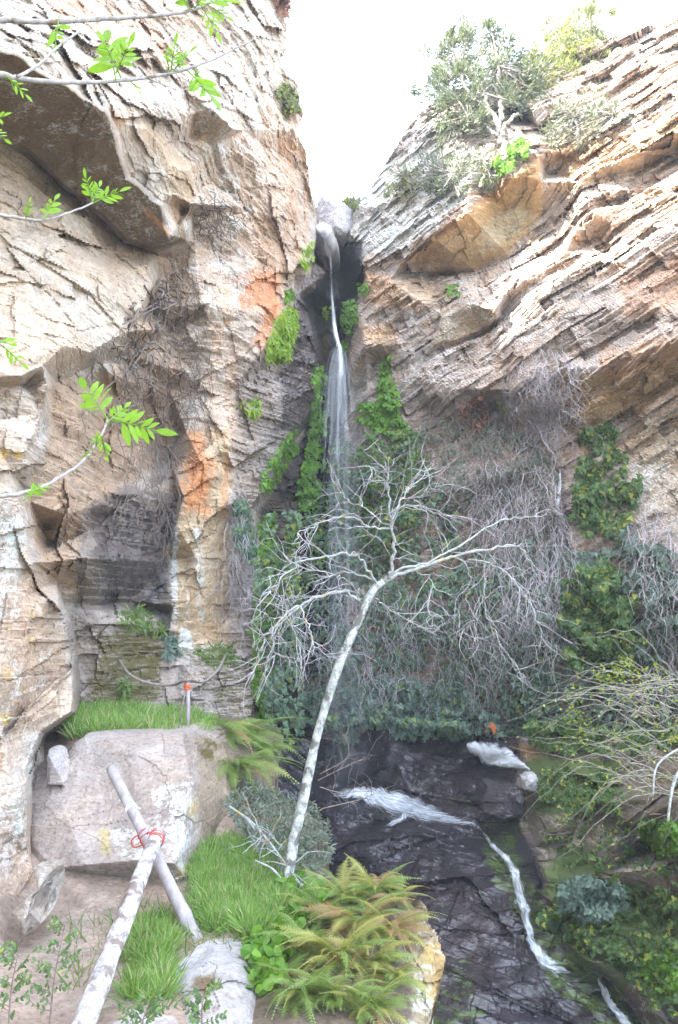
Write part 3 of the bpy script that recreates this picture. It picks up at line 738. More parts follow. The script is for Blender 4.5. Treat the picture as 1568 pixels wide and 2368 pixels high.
off = .8 * (fbm(x * .8, y * .6 + z, 405, 4) - .5) + facets(x * 1.2 + y * .3, y * .8 + z, .8, .26, .6, 411, .0, 1.7) * .8 + facets(x, y + z, .22, .03, .25, 421, .0, 1.9) + .09 * (fbm(x * 4, y * 4 + z * 3, 422, 4) - .5) + .018 * (fbm(x * 15, y * 15 + z * 9, 423, 3) - .5)
off += (strata(x, z * .8 + y * .5, -.55, .30, 1.6, .08, .09, .06, 430, .8) + strata(x, z * .8 + y * .5, -.5, .10, .7, .04, .04, .02, 432, .6)) * (1 - bank)
off += bank * (.3 * (fbm(x * 2, y * 2 + z * 2, 431, 4) - .5) + strata(x, z, .15, .16, .5, .12, .12, .05, 433))
CG.D = CG.D - off
keep = CG.ok & (V > np.interp(U, [560,640,760,870,960,1060,1090,1200,1300,1600], [1690,1702,1692,1664,1690,1712,1702,1698,1715,1712]) + 22 * (fbm(U / 30, U * 0, 450, 4) - .5))
Fm, used = grid_faces(keep)
pos = CG.xyz().reshape(-1, 3)[used]
uf, vf = U.ravel()[used], V.ravel()[used]; xf, yf = x.ravel()[used], y.ravel()[used]
n2 = fbm(xf * 3, yf * 3, 441, 4)[:, None]; b_ = bank.ravel()[used]
T = sh((.085, .072, .088)) * (.5 + 1. * n2)
T = blend(T, b_, (.155, .128, .105))
T = blend(T, .7 * sL([(1190,1755),(1280,1760),(1240,1830),(1190,1800)], 8, 10), (.33, .31, .32))
T = blend(T, .75 * sL([(1270,1890),(1330,1895),(1500,1930),(1480,1960),(1380,1950),(1330,1960),(1290,1940)], 7, 10), (.46, .38, .33))
T = blend(T, .7 * sL([(1390,2020),(1500,2000),(1568,2020),(1540,2080),(1440,2060)], 8, 16), (.42, .35, .30))
T = blend(T, .6 * sL([(1400,2150),(1500,2150),(1470,2240),(1410,2210)], 8, 14), (.28, .24, .23))
T = blend(T, .7 * sL([(1500,2330),(1568,2310),(1568,2367),(1540,2400)], 8, 10), (.36, .34, .36))
T = blend(T, .7 * sL([(1180,1715),(1260,1730),(1250,1765),(1200,1755)], 5, 8), (.23, .14, .04))
T = blend(T, .45 * sL([(860,2060),(1000,2000),(1120,2100),(1120,2400),(900,2400)], 20, 30), (.15, .115, .10))
wetm = .85 * (1 - b_)
mossm = .46 * b_ + .66 * sL([(1110,1880),(1180,1900),(1250,2050),(1290,2170),(1400,2250),(1500,2400),(1380,2400),(1260,2260),(1180,2120),(1120,1980)], 14, 20) + .5 * sL([(960,2240),(1080,2200),(1150,2400),(980,2400)], 16, 30) \
   + .6 * sL([(1200,1760),(1420,1760),(1400,1870),(1250,1870)], 14, 20) + .55 * sL([(1340,1960),(1400,2000),(1300,2120),(1260,2020)], 12, 16) + .45 * sL([(1260,2130),(1350,2060),(1568,2060),(1568,2330),(1480,2280)], 20, 30) + .4 * sL([(880,1800),(1000,1830),(1110,1850),(1060,1880)], 8, 10) + .35 * sL([(780,1930),(900,2000),(960,2080),(800,2080)], 16, 30)
lichm = .2 * b_
Wr = np.clip(np.stack([wetm, mossm, lichm], -1), 0, 1); T = np.clip(T, .01, .85)
pos2, F2, src = skirt(pos, Fm, [((0, 1., -.5), 1.)])
M_rockW = rock_material('dark_wet_rock', .6, .45, .1, .7, 2.6, ((.03, .05, .012), (.095, .135, .03)))
o = solo('stream_bed', pos2, F2, M_rockW, 'dark wet rock slabs stepping down under the waterfall with a mossy earth bank', 'stream bed', None, 'structure', cols={'Tint': T[src], 'Wear': Wr[src]})

# ------------------------------------------------------------------ near ground (earth, ledge, fern bank)
E_ctrl = [
 (-300,2100,3.6),(-300,2480,2.6),(0,2080,4.6),(0,2250,3.9),(0,2480,3.0),(60,2000,5.3),(110,1760,6.5),(150,1690,6.9),(150,1640,7.75),(250,1640,7.8),(430,1655,8.3),(590,1660,8.8),(660,1690,9.),
 (200,1690,6.5),(420,1695,6.6),(500,1700,6.8),(540,1740,6.75),(640,1760,7.3),(620,1830,6.9),(540,1830,6.5),(100,2090,5.0),(250,2100,4.9),(400,2100,4.95),(450,2050,5.2),(450,1970,5.75),(520,1960,5.8),(600,1930,6.),(680,1900,6.3),(740,1930,6.4),
 (760,2010,5.7),(640,2020,5.35),(640,2130,4.6),(560,2150,4.5),(460,2170,4.5),(560,2367,3.5),(300,2170,4.5),(300,2367,3.45),(300,2480,3.05),(560,2480,3.1),(150,2200,4.3),
 (700,2080,4.95),(780,2050,4.95),(860,2040,4.9),(960,2070,4.7),(990,2100,4.55),(1000,2160,4.35),(1032,2215,4.2),(1010,2290,4.0),(990,2350,3.8),(980,2480,3.4),(860,2150,4.4),(760,2200,4.15),(700,2300,3.7),(850,2300,3.8),(850,2480,3.2),(700,2480,3.1),(650,2230,4.1),
]
eu = lin((-300, -20, 20), (-20, 1040, STEP)); ev = lin((1640, 2400, STEP), (2400, 2480, 12))
CE = Relief(eu, ev, E_ctrl)
U, V = CE.U, CE.V
X0 = CE.xyz(); x, y, z = X0[..., 0], X0[..., 1], X0[..., 2]
rim = soft(U, V, [(930,2080),(1040,2080),(1040,2480),(960,2480),(940,2250)], 14, 14)
off = .10 * (fbm(x * 2, y * 2, 505, 4) - .5) + .05 * (fbm(x * 9, y * 9, 506, 4) - .5) + rim * (facets(x, z + y * .4, .22, .16, .5, 511, .02) + facets(x, z, .08, .05, .5, 513, .01))
CE.D = CE.D - off
edge = np.interp(V, [1640,1690,1760,1830,1900,1960,2030,2060,2080,2100,2160,2215,2290,2350,2480], [600,650,650,640,740,760,770,880,975,992,1004,1036,1014,994,984]) + 12 * (fbm(V / 22, V * 0, 520, 3) - .5) * 2
keep = CE.ok & (U < edge)
Fm, used = grid_faces(keep)
pos = CE.xyz().reshape(-1, 3)[used]
uf, vf = U.ravel()[used], V.ravel()[used]; xf, yf = x.ravel()[used], y.ravel()[used]
n2 = fbm(xf * 3, yf * 3, 541, 4)[:, None]; n3 = fbm(xf * 14, yf * 14, 543, 3)[:, None]
T = (sh((.34, .27, .22)) * (1 - n2) + sh((.25, .195, .155)) * n2) * (.75 + .5 * n3)
T = blend(T, .8 * sL([(430,1950),(760,1900),(1000,2060),(940,2480),(560,2480),(540,2160),(440,2120)], 14, 20), (.085, .07, .045))
T = blend(T, .8 * sL([(140,1630),(660,1640),(660,1860),(520,1860),(500,1700),(150,1710)], 8, 10), (.10, .085, .05))
T = blend(T, .9 * sL([(945,2090),(1040,2080),(1040,2480),(960,2480),(955,2250)], 8, 12), (.25, .205, .13))
T = blend(T, .55 * sL([(980,2180),(1040,2160),(1040,2300),(990,2300)], 8, 30), (.33, .22, .06))
T = blend(T, .6 * sL([(300,2120),(440,2100),(440,2180),(330,2240)], 10, 18), (.18, .13, .09))
lichm = .3 * sL([(950,2100),(1040,2080),(1040,2480),(950,2480)], 8, 16); mossm = .4 * sL([(945,2060),(1030,2080),(1030,2300),(960,2480)], 10, 20)
Wr = np.clip(np.stack([lichm * 0, mossm, lichm], -1), 0, 1); T = np.clip(T, .01, .85)
pos2, F2, src = skirt(pos, Fm, [((-.05, 0, -.25), .99), ((-.05, .1, -2.2), .97)])
M_earth = rock_material('trodden_earth', 0., .25, .05, .7)
o = solo('ground', pos2, F2, M_earth, 'bare trodden earth and overgrown ledge below the left cliff', 'ground', None, 'structure', cols={'Tint': T[src], 'Wear': Wr[src]})

# broad valley floor under everything, to the horizon
r_ = np.array([0., 6, 12, 20, 40, 90, 250, 900, 2500]); a_ = np.linspace(0, 2 * np.pi, 41)[:-1]
Vv = [[0, 6, -5.2]]; 
for k, rr in enumerate(r_[1:]):
    for a in a_: Vv.append([rr * math.cos(a), 6 + rr * math.sin(a), -5.2 + .5 * math.sin(3 * a + k) * min(1, rr / 20)])
Ff = []; nA = len(a_)
Ft = [[0, 1 + i, 1 + (i + 1) % nA] for i in range(nA)]
for k in range(len(r_) - 2):
    for i in range(nA):
        j = (i + 1) % nA; Ff.append([1 + k * nA + i, 1 + (k + 1) * nA + i, 1 + (k + 1) * nA + j, 1 + k * nA + j])
gm, gnt, gout = mat('valley_scrub'); gb = N(gnt, 'ShaderNodeBsdfPrincipled', Roughness=.95)
gnt.links.new(mixc(gnt, noise(gnt, coords(gnt), .8, 8, .7), (.16, .13, .10), (.06, .08, .035)), gb.inputs['Base Color']); gnt.links.new(gb.outputs[0], gout.inputs[0])
tag(link('terrain', new_mesh('terrain', np.array(Vv), [np.array(Ff), np.array(Ft)], gm)), 'low scrubby valley floor below the gorge reaching the horizon', 'terrain', None, 'structure')
# ------------------------------------------------------------------ unseen wall added beside and behind the viewer to keep the sun off the gorge
s_ax = lin((0, 26, .45)); h_ax = lin((-4, 25, .45))
Sg, Hg = np.meshgrid(s_ax, h_ax)
wy = 10. - Sg * 1.1; wx = -4.6 - .04 * Sg - .04 * np.maximum(Hg - 4, 0) - .55 * np.maximum(wy - 4.2, 0)
wx = wx + 1.4 * (fbm(Sg * .3, Hg * .3, 601, 4) - .5) + facets(Sg, Hg, 1.3, .5, .5, 603) 
hh = Hg + 0
keep = Hg < np.interp(wy, [6., 8.5], [20.5, 16.]) + 1.5 * (fbm(Sg * .25, Sg * 0, 605, 3) - .5)
Fm, used = grid_faces(keep)
pos = np.stack([wx, wy, Hg], -1).reshape(-1, 3)[used]
pos2, F2, src = skirt(pos, Fm[:, ::-1], [((-3, 0, 0), 1.)])
tv = .38 + .12 * fbm(pos2[:, 1] * .8, pos2[:, 2] * .8, 607, 4)
solo('cliff', pos2, F2, M_rockL, 'unseen grey wall added beside and behind the viewpoint to shade the gorge', 'cliff', 'cliffs of the gorge', 'structure', cols={'Tint': tv[:, None] * sh((1., .88, .75)), 'Wear': np.zeros((len(pos2), 3))})

# ------------------------------------------------------------------ loose rocks
def relief_rock(name, label, outline, ctrl, mt, tint, facet=(.5, .06, .3), back=((0, .3, 0), .9), seed=700, patches=(), lich=0., lichp=(), wet=0., mossp=(), cat='boulder', group=None, step=STEP, bedamp=.012, bedT=.06, bedang=.2):
    o_ = np.array(outline, float); lo, hi = o_.min(0) - 2, o_.max(0) + 2
    R = Relief(np.arange(lo[0], hi[0] + step, step), np.arange(lo[1], hi[1] + step, step), ctrl)
    U, V = R.U, R.V; X = R.xyz(); x, y, z = X[..., 0], X[..., 1], X[..., 2]
    off = facets(x + y * .3, z + y * .4, *facet, seed, .0) + .5 * facet[1] * (fbm(x * 9, z * 9, seed + 3, 4) - .5) + strata(x, z, bedang, bedT, .5, bedamp, bedamp, bedamp * .5, seed + 9)
    dist = sdist(U, V, outline)
    m_per = float(np.median(R.D)) / FPX * SC
    rb = facet[0] * .16 / m_per
    off = off - np.clip(1 - dist / rb, 0, 1) ** 2 * facet[0] * .14        # edges round away
    R.D = R.D - off
    keep = R.ok & (dist + 5 * (fbm(U / 16, V / 16, seed + 5, 3) - .5) > 0)
    Fm, used = grid_faces(keep)
    pos = R.xyz().reshape(-1, 3)[used]; uf, vf = U.ravel()[used], V.ravel()[used]
    n = fbm(x.ravel()[used] * 5, z.ravel()[used] * 5, seed + 7, 4)[:, None]
    T = sh(tint) * (.8 + .4 * n)
    for poly, c, a in patches: T = blend(T, a * soft(uf, vf, poly, 8, 14, seed + 11), c)
    L = np.full(len(uf), lich)
    for poly, a in lichp: L = L + a * soft(uf, vf, poly, 10, 24, seed + 12)
    M = np.zeros(len(uf))
    for poly, a in mossp: M = M + a * soft(uf, vf, poly, 8, 14, seed + 13)
    d = np.array(back[0], float)
    pos2, F2, src = skirt(pos, Fm, [(d * .5, .98), (d, back[1]), (d * 1.15, .45), (d * 1.2, .02)])
    Wr = np.clip(np.stack([np.full(len(uf), wet), M, L], -1), 0, 1)
    o = solo(name, pos2, F2, mt, label, cat, group, cols={'Tint': np.clip(T, .01, .85)[src], 'Wear': Wr[src]})
    return o, R

M_boul = rock_material('grey_mauve_stone', .3, .35, .35, .6, 7.)
BIG, RB = relief_rock('boulder', 'large slab-faced mauve grey boulder with lichen on its right edge, behind the crossed poles',
 [(62,1790),(85,1768),(105,1752),(150,1752),(170,1718),(205,1694),(300,1690),(380,1694),(420,1688),(470,1696),(500,1708),(516,1760),(522,1800),(531,1850),(520,1900),(500,1950),(470,1988),(448,2000),(445,2045),(430,2090),(390,2122),(250,2112),(130,2082),(70,2000),(60,1900)],
 [(40,1680,6.5),(560,1680,6.7),(40,2140,5.3),(560,2140,5.5),(205,1692,6.2),(420,1688,6.3),(500,1705,6.55),(105,1740,6.1),(62,1790,5.95),(455,1720,6.0),(440,1800,5.62),(430,1870,5.42),(520,1850,6.15),(500,1955,5.95),(448,1995,5.5),(425,1950,5.3),(250,1900,5.5),(150,1880,5.55),(65,1950,5.45),
  (130,2008,5.22),(200,2000,5.12),(330,1988,5.1),(405,1998,5.15),(140,2050,5.5),(250,2075,5.45),(400,2080,5.4),(250,2112,5.3),(390,2122,5.28),(430,2090,5.3),(440,2045,5.35)],
 M_boul, (.325,.29,.265), (.5,.08,.25), ((.1, 1.0, .02), .85), 710,
 patches=[([(450,1695),(525,1720),(535,1860),(500,1960),(470,1985),(462,1850)], (.24,.20,.14), .8), ([(120,2010),(400,2000),(445,2040),(400,2122),(130,2090)], (.27,.255,.23), .8), ([(430,1860),(450,1860),(452,1890),(432,1890)], (.52,.38,.06), .7), ([(415,2005),(445,2005),(440,2050),(415,2050)], (.52,.38,.06), .7), ([(230,1920),(255,1920),(250,1970),(235,1970)], (.48,.40,.12), .6), ([(220,2040),(350,2060),(330,2100),(240,2090)], (.44,.36,.12), .5)],
 lichp=[([(350,1830),(440,1790),(460,1820),(450,2010),(400,2010),(330,1980)], .5), ([(250,1910),(340,1930),(340,1990),(270,1980)], .5), ([(300,2030),(440,2020),(420,2110),(300,2090)], .5)],
 mossp=[([(440,1695),(505,1705),(500,1760),(450,1740)], .55), ([(470,1740),(510,1760),(520,1850),(490,1960)], .35)])
relief_rock('stone', 'small upright pale stone at the left end of the large boulder', [(107,1775),(110,1735),(125,1722),(138,1735),(148,1780),(150,1820),(104,1815)],
 [(90,1710,6.1),(160,1710,6.1),(90,1830,5.85),(160,1830,5.85),(125,1770,5.75)], M_boul, (.42,.39,.38), (.2,.03,.2), ((0,.2,0),.8), 720, cat='stone')
relief_rock('stone', 'split wedge of pale brown rock lying against the foot of the left cliff', [(78,2005),(120,2002),(126,2045),(112,2098),(96,2138),(52,2172),(46,2140),(22,2112),(60,2080),(84,2060)],
 [(10,1990,4.5),(140,1990,4.7),(10,2180,4.2),(140,2180,4.3),(100,2040,4.45),(70,2110,4.2),(108,2060,4.6)], M_boul, (.30,.265,.225), (.18,.06,.5), ((0,.25,0),.8), 730, cat='stone', bedamp=.003, lich=.2)
relief_rock('boulder', 'smooth pale grey boulder with a brown moss cushion, bottom centre beside the ferns', [(450,2190),(480,2175),(540,2170),(565,2182),(570,2225),(580,2275),(596,2305),(600,2410),(418,2410),(425,2330),(405,2300),(400,2248),(415,2225)],
 [(380,2150,4.35),(620,2150,4.35),(380,2430,3.3),(620,2430,3.3),(500,2180,4.3),(420,2240,4.05),(560,2230,3.95),(480,2235,3.92),(500,2330,3.5),(570,2330,3.55),(430,2330,3.6)], M_boul, (.37,.36,.355), (.5,.03,.12), ((.05,.45,-.1),.8), 740,
 patches=[([(450,2258),(500,2255),(505,2285),(470,2300),(445,2280)], (.13,.085,.03), .85)], lich=.1, mossp=[([(452,2262),(498,2258),(500,2282),(470,2296)], .5)])
relief_rock('boulder', 'low flat grey boulder at the bottom edge, left of the smooth grey one', [(225,2350),(262,2322),(326,2308),(346,2320),(410,2326),(440,2352),(455,2420),(215,2420)],
 [(200,2290,3.9),(470,2290,3.9),(200,2440,3.1),(470,2440,3.1),(320,2345,3.5)], M_boul, (.36,.34,.33), (.5,.04,.15), ((0,.4,-.1),.8), 750)
relief_rock('boulder', 'squarish dark wet block beside the stream below the ivy', [(1115,1840),(1130,1814),(1182,1812),(1216,1830),(1212,1878),(1188,1902),(1150,1893),(1118,1878)],
 [(1100,1800,9.1),(1230,1800,9.1),(1100,1910,8.7),(1230,1910,8.7),(1165,1835,8.75),(1160,1870,8.6)], M_rockW, (.14,.125,.135), (.2,.09,.6), ((0,.5,0),.85), 760, wet=.9)
relief_rock('boulder', 'pale rounded stone on the mossy bank right of the dark block', [(1209,1800),(1222,1788),(1242,1790),(1250,1812),(1240,1834),(1214,1828)],
 [(1195,1780,8.7),(1265,1780,8.7),(1195,1845,8.5),(1265,1845,8.5),(1230,1810,8.4)], M_boul, (.42,.40,.42), (.2,.03,.3), ((0,.25,0),.8), 765, lich=.4)
relief_rock('boulder', 'rounded chockstone wedged at the lip of the waterfall, pale on top and dark below', [(722,556),(728,520),(744,508),(764,518),(780,552),(779,582),(752,606),(733,596)],
 [(710,495,12.),(795,495,12.2),(710,615,12.),(795,615,12.2),(745,520,11.9),(750,555,11.5),(755,590,11.6)], M_boul, (.11,.095,.09), (.28,.10,.6), ((.1,.7,0),.8), 770, patches=[([(725,532),(735,505),(765,512),(785,560),(772,572),(752,532)], (.50,.49,.50), .9)], wet=.15)
relief_rock('boulder', 'grey rounded boulder behind the lip of the waterfall against the sky', [(732,520),(728,470),(745,446),(770,452),(800,468),(822,488),(815,530),(790,560),(760,540)],
 [(715,430,13.),(840,430,13.),(715,570,12.6),(840,570,12.6),(775,480,12.5),(775,520,12.3)], M_boul, (.33,.31,.33), (.6,.08,.25), ((.1,.9,0),.85), 780, lich=.45)

# ------------------------------------------------------------------ water
M_fall = water_material('falling_water', (1.2, 9, 1), .25, 1.0, .0, .85)
M_foam = water_material('white_water', (6., 30., 1.), .30, .92, .0, .97)
M_strand = None
def ribbon(lines_l, lines_r, nacross, dens):
    """sheet between two space curves; Flow carries metres along/across and density"""
    L = np.asarray(lines_l); R = np.asarray(lines_r); n = len(L)
    t = np.linspace(0, 1, nacross)
    V = L[:, None] * (1 - t)[None, :, None] + R[:, None] * t[None, :, None]
    mid = (L + R) / 2
    s = np.concatenate([[0], np.cumsum(np.linalg.norm(np.diff(mid, axis=0), axis=1))])
    wd = np.linalg.norm(R - L, axis=1)
    fl = np.stack([np.broadcast_to(s[:, None], (n, nacross)), t[None] * wd[:, None], np.asarray(dens)[:, None] * np.clip(1.25 - 1.2 * np.abs(t - .5)[None] * 2 ** 1, 0, 1)], -1)
    i = np.arange(n - 1)[:, None] * nacross + np.arange(nacross - 1)[None]
    F = np.stack([i, i + 1, i + nacross + 1, i + nacross], -1).reshape(-1, 4)
    return V, F, fl.reshape(-1, 3)

def strand_mat(name, a):
    m, nt, out = mat(name)
    b = N(nt, 'ShaderNodeBsdfPrincipled', Roughness=.4); b.inputs['Base Color'].default_value = (.88, .9, .93, 1)
    tl = N(nt, 'ShaderNodeBsdfTranslucent'); tl.inputs[0].default_value = (.88, .9, .93, 1)
    m1 = N(nt, 'ShaderNodeMixShader'); m1.inputs[0].default_value = .4; nt.links.new(b.outputs[0], m1.inputs[1]); nt.links.new(tl.outputs[0], m1.inputs[2])
    tr = N(nt, 'ShaderNodeBsdfTransparent'); mx = N(nt, 'ShaderNodeMixShader'); mx.inputs[0].default_value = a
    nt.links.new(tr.outputs[0], mx.inputs[1]); nt.links.new(m1.outputs[0], mx.inputs[2]); nt.links.new(mx.outputs[0], out.inputs[0])
    return m

WF = thing('waterfall', P(785, 1830, 10.9), 'thin white waterfall that drops from the chockstone and fans out into spray', 'waterfall', None, 'structure')
# chute: narrow jet from the chockstone to the lip at v=800
cu = [(764,590,11.75,5),(766,640,11.75,3.5),(768,690,11.7,5),(771,730,11.6,7),(776,770,11.5,8),(784,806,11.35,8)]
Lp = spline([P(a - w, b, c) for a, b, c, w in cu], 40); Rp = spline([P(a + w, b, c) for a, b, c, w in cu], 40)
V1, F1, f1 = ribbon(Lp + np.stack([.02 * (fbm(np.arange(40) / 4., np.zeros(40), 801) - .5)] * 3, -1), Rp, 7, np.interp(np.linspace(0, 1, 40), [0, .25, .5, .7, 1], [.42, .52, .75, .85, .85]))
V1 = V1 + np.array([0, -.10, 0]) * np.sin(np.linspace(0, np.pi, 7))[None, :, None]
part('chute_water', WF, V1.reshape(-1, 3), F1, M_fall, True, {'Flow': f1})
# fan of free-falling threads
def threads(n, spread, r0, r1, vmin, vmax, seed):
    rg = np.random.default_rng(seed); ls = []
    for k in range(n):
        a = np.clip(rg.normal(0, .5), -1.2, 1.2); b = rg.normal(0, .5)
        s0 = P(784 + 7 * a, 806 + rg.uniform(-6, 6), 11.3)
        vend = rg.uniform(vmin, vmax)
        top = s0[2]; bot = P(784, vend, 11.1)[2]
        zz = np.linspace(0, 1, 14); drop = (top - bot) * zz
        tfall = np.sqrt(np.maximum(drop, 0) * 2 / 9.8)
        xx = s0[0] + spread * a * tfall + .012 * rg.normal(0, 1) ; yy = s0[1] - (.22 + .25 * b) * tfall
        pts = np.stack([xx + .01 * np.sin(zz * 9 + k), yy, top - drop], -1)
        ls.append((pts, np.linspace(r0, r1, 14) * rg.uniform(.6, 1.4)))
    return tubes(ls, 4, False)
V1, F1 = threads(40, .40, .010, .022, 860, 1090, 5); part('spray', WF, V1, F1, strand_mat('spray_water', .06), True)
V1, F1 = threads(26, .22, .010, .026, 1250, 1835, 6); part('falling_drops', WF, V1, F1, strand_mat('thin_spray_water', .018), True)
zc = np.linspace(0, 1, 30); ctr = spline([P(784,806,11.3), P(789,900,11.2), P(794,1100,11.1), P(800,1400,11.), P(812,1830,10.75)], 30)
V1, F1 = tubes([(ctr, .05 + .30 * zc ** .5 - .12 * zc ** 4)], 20)
mm, mnt, mout = mat('spray_mist'); pv = mnt.nodes.new('ShaderNodeVolumePrincipled'); pv.inputs['Color'].default_value = (.96, .98, 1., 1); pv.inputs['Density'].default_value = .2
mnt.links.new(pv.outputs[0], mout.inputs['Volume']); solo('mist', V1, F1, mm, 'soft white mist falling with the waterfall', 'mist', None, 'stuff')
cu = [(784,800,11.32,7),(787,850,11.25,13),(790,920,11.2,20),(790,1000,11.15,20),(792,1150,11.1,22)]
Lp = spline([P(a - w, b, c) for a, b, c, w in cu], 30); Rp = spline([P(a + w, b, c) for a, b, c, w in cu], 30)
V1, F1, f1 = ribbon(Lp, Rp, 9, np.interp(np.linspace(0, 1, 30), [0, .15, .4, .7, 1], [.88, .56, .34, .18, .03]))
V1 = V1 + np.array([0, -.12, 0]) * np.sin(np.linspace(0, np.pi, 9))[None, :, None]
part('water_sheet', WF, V1.reshape(-1, 3), F1, M_fall, True, {'Flow': f1})

def cascade(name, label, pts, surf, dens, cat, lift=.05, na=9, n=60, mt=None, kind='structure', bul=.05):
    """white water sliding over rock: pts (u,v,halfwidth)"""
    p = spline([(a, b, w) for a, b, w in pts], n)
    tg = np.gradient(p[:, :2], axis=0); tg /= np.linalg.norm(tg, axis=1)[:, None] + 1e-9
    nr = np.stack([tg[:, 1], -tg[:, 0]], -1)
    t = np.linspace(-1, 1, na)
    wv = p[:, 2, None] * (1 + .35 * (fbm(np.arange(n)[:, None] / 3. + 0 * t, np.sign(t)[None] * 3 + 0 * np.arange(n)[:, None], 811) - .5) * 2)
    UU = p[:, 0, None] + nr[:, 0, None] * t[None] * wv; VV = p[:, 1, None] + nr[:, 1, None] * t[None] * wv
    X = surf.at(UU, VV, lift)
    D = X[..., 1]
    for _ in range(3):
        D = (np.roll(D, 1, 0) + np.roll(D, -1, 0) + D * 2) / 4; D[0] = X[0, :, 1]; D[-1] = X[-1, :, 1]
    D = np.minimum(D, X[..., 1]) - bul * (1 - t[None] ** 2)
    X = P(UU, VV, D)
    mid = X[:, na // 2]; s = np.concatenate([[0], np.cumsum(np.linalg.norm(np.diff(mid, axis=0), axis=1))])
    wd = np.linalg.norm(X[:, -1] - X[:, 0], axis=1)
    fl = np.stack([np.broadcast_to(s[:, None], (n, na)), (t[None] + 1) / 2 * wd[:, None], np.interp(np.linspace(0, 1, n), np.linspace(0, 1, len(dens)), dens)[:, None] * np.clip(1.08 * (1 - np.abs(t)[None] ** 1.6), 0, 1)], -1)
    i = np.arange(n - 1)[:, None] * na + np.arange(na - 1)[None]
    F = np.stack([i, i + 1, i + na + 1, i + na], -1).reshape(-1, 4)
    return solo(name, X.reshape(-1, 3), F, mt or M_foam, label, cat, None, kind, True, {'Flow': fl.reshape(-1, 3)})

cascade('cascade', 'white water spreading right over the dark slab at the foot of the waterfall', [(772,1838,14),(830,1834,20),(885,1848,34),(945,1866,38),(1000,1882,27),(1050,1897,13),(1095,1906,6),(1118,1925,4)], CG, [.35, .95, .85, .7, .62, .58, .4], 'cascade')
cascade('cascade', 'short side lip of white water dropping off the slab below the plunge', [(950,1868,12),(930,1890,14),(905,1905,9),(885,1912,4)], CG, [.55, .6, .6, .3], 'cascade', n=24)
cascade('stream', 'narrow white stream sliding down the mossy dark rock on the right', [(1118,1925,4),(1140,1955,9),(1172,1988,12),(1190,2020,16),(1200,2060,14),(1212,2100,17),(1222,2150,14),(1232,2185,17),(1262,2220,20),(1292,2240,16),(1322,2250,5)], CG, [.45, .7, .75, .8, .7, .75, .7, .75, .8, .6, .35], 'stream', n=110, lift=.07)
cascade('stream', 'last short run of white water leaving at the lower right', [(1382,2262,5),(1396,2290,11),(1410,2318,12),(1432,2345,14),(1465,2385,14),(1490,2420,14)], CG, [.4, .8, .75, .8, .7, .7], 'stream', n=50, lift=.07)
cascade('rapids', 'patch of foaming white water coming over the ledge below the ivy wall', [(1080,1722,8),(1105,1732,24),(1140,1744,36),(1175,1758,28),(1205,1770,12),(1225,1780,4)], CG, [1., 1.15, 1.2, 1.15, .8], 'rapids', n=40, lift=.06, na=13, bul=.12)
cascade('trickle', 'thin white trickle streaming down the right wall among dry twigs', [(1294,1085,3),(1295,1120,6),(1291,1160,6),(1286,1200,8),(1280,1228,12)], CR, [.7, .8, .7, .65, .4], 'trickle', n=40, lift=.06)
# ------------------------------------------------------------------ helpers for plants
def mix3(a, b, t): return tuple(x * (1 - t) + y * t for x, y in zip(a, b))
def foliage(surf, poly, n, size, kind='ivy', lift=(.02, .18), clump=26, thr=.45, hang=1., seed=900, face=(0, -1, .5)):
    uv = sample_poly(poly, int(n * 2.2))
    c = fbm(uv[:, 0] / clump, uv[:, 1] / clump, seed, 3)
    edge = np.clip((sdist(uv[:, 0], uv[:, 1], poly)) / 22, 0, 1)
    uv = uv[(c * (.6 + .4 * edge) + .12 * rng.random(len(uv))) > thr][:n]
    k = len(uv)
    c = fbm(uv[:, 0] / clump, uv[:, 1] / clump, seed, 3)
    pos = surf.at(uv[:, 0], uv[:, 1], lift[0] + (lift[1] - lift[0]) * np.clip((c - .3) * 2.2, 0, 1) * (.25 + .75 * rng.random(k)))
    al = np.stack([rng.normal(0, .55, k), rng.normal(-.25, .4, k), -hang + rng.normal(0, .55, k)], -1)
    nr = np.array(face) + rng.normal(0, .55, (k, 3))
    return leaves(pos, al, nr, size * rng.uniform(.55, 1.25, k), kind, .12), uv

def hang_stems(surf, poly, n, length, rad=.006, lift=(.03, .15), wig=5., sides=4, drift=0., seg=9):
    uv = sample_poly(poly, n); ls = []
    for a, b in uv:
        L = length * rng.uniform(.4, 1.3); d = drift + rng.normal(0, .25)
        us = a + np.cumsum(np.concatenate([[0], rng.normal(0, wig, seg - 1) + d * L / seg])); vs = b + np.linspace(0, L, seg) + rng.normal(0, wig * .5, seg)
        lf = rng.uniform(*lift) + np.cumsum(rng.normal(0, .02, seg)); lf = np.abs(lf) + .01
        pts = surf.at(us, vs, lf)
        D = pts[:, 1].copy(); D = np.convolve(np.pad(D, 1, 'edge'), [.25, .5, .25], 'valid')
        ls.append((P(us, vs, D), np.linspace(rad, rad * .35, seg) * rng.uniform(.6, 1.5)))
    return tubes(ls, sides, False)

def plant(name, label, cat, surf, poly, n, size, mt, stem_mt=None, group=None, nst=14, stlen=60, **kw):
    (V, F), uv = foliage(surf, poly, n, size, **kw)
    root = thing(name, V[V[:, 2].argmin()], label, cat, group)
    part('foliage', root, V, F, mt)
    if stem_mt and nst:
        V2, F2 = hang_stems(surf, poly, nst, stlen, .005); part('stem', root, V2, F2, stem_mt, True)
    return root

def mass(name, label, cat, surf, poly, n, size, mt, **kw):
    (V, F), uv = foliage(surf, poly, n, size, **kw)
    return solo(name, V, F, mt, label, cat, None, 'stuff')

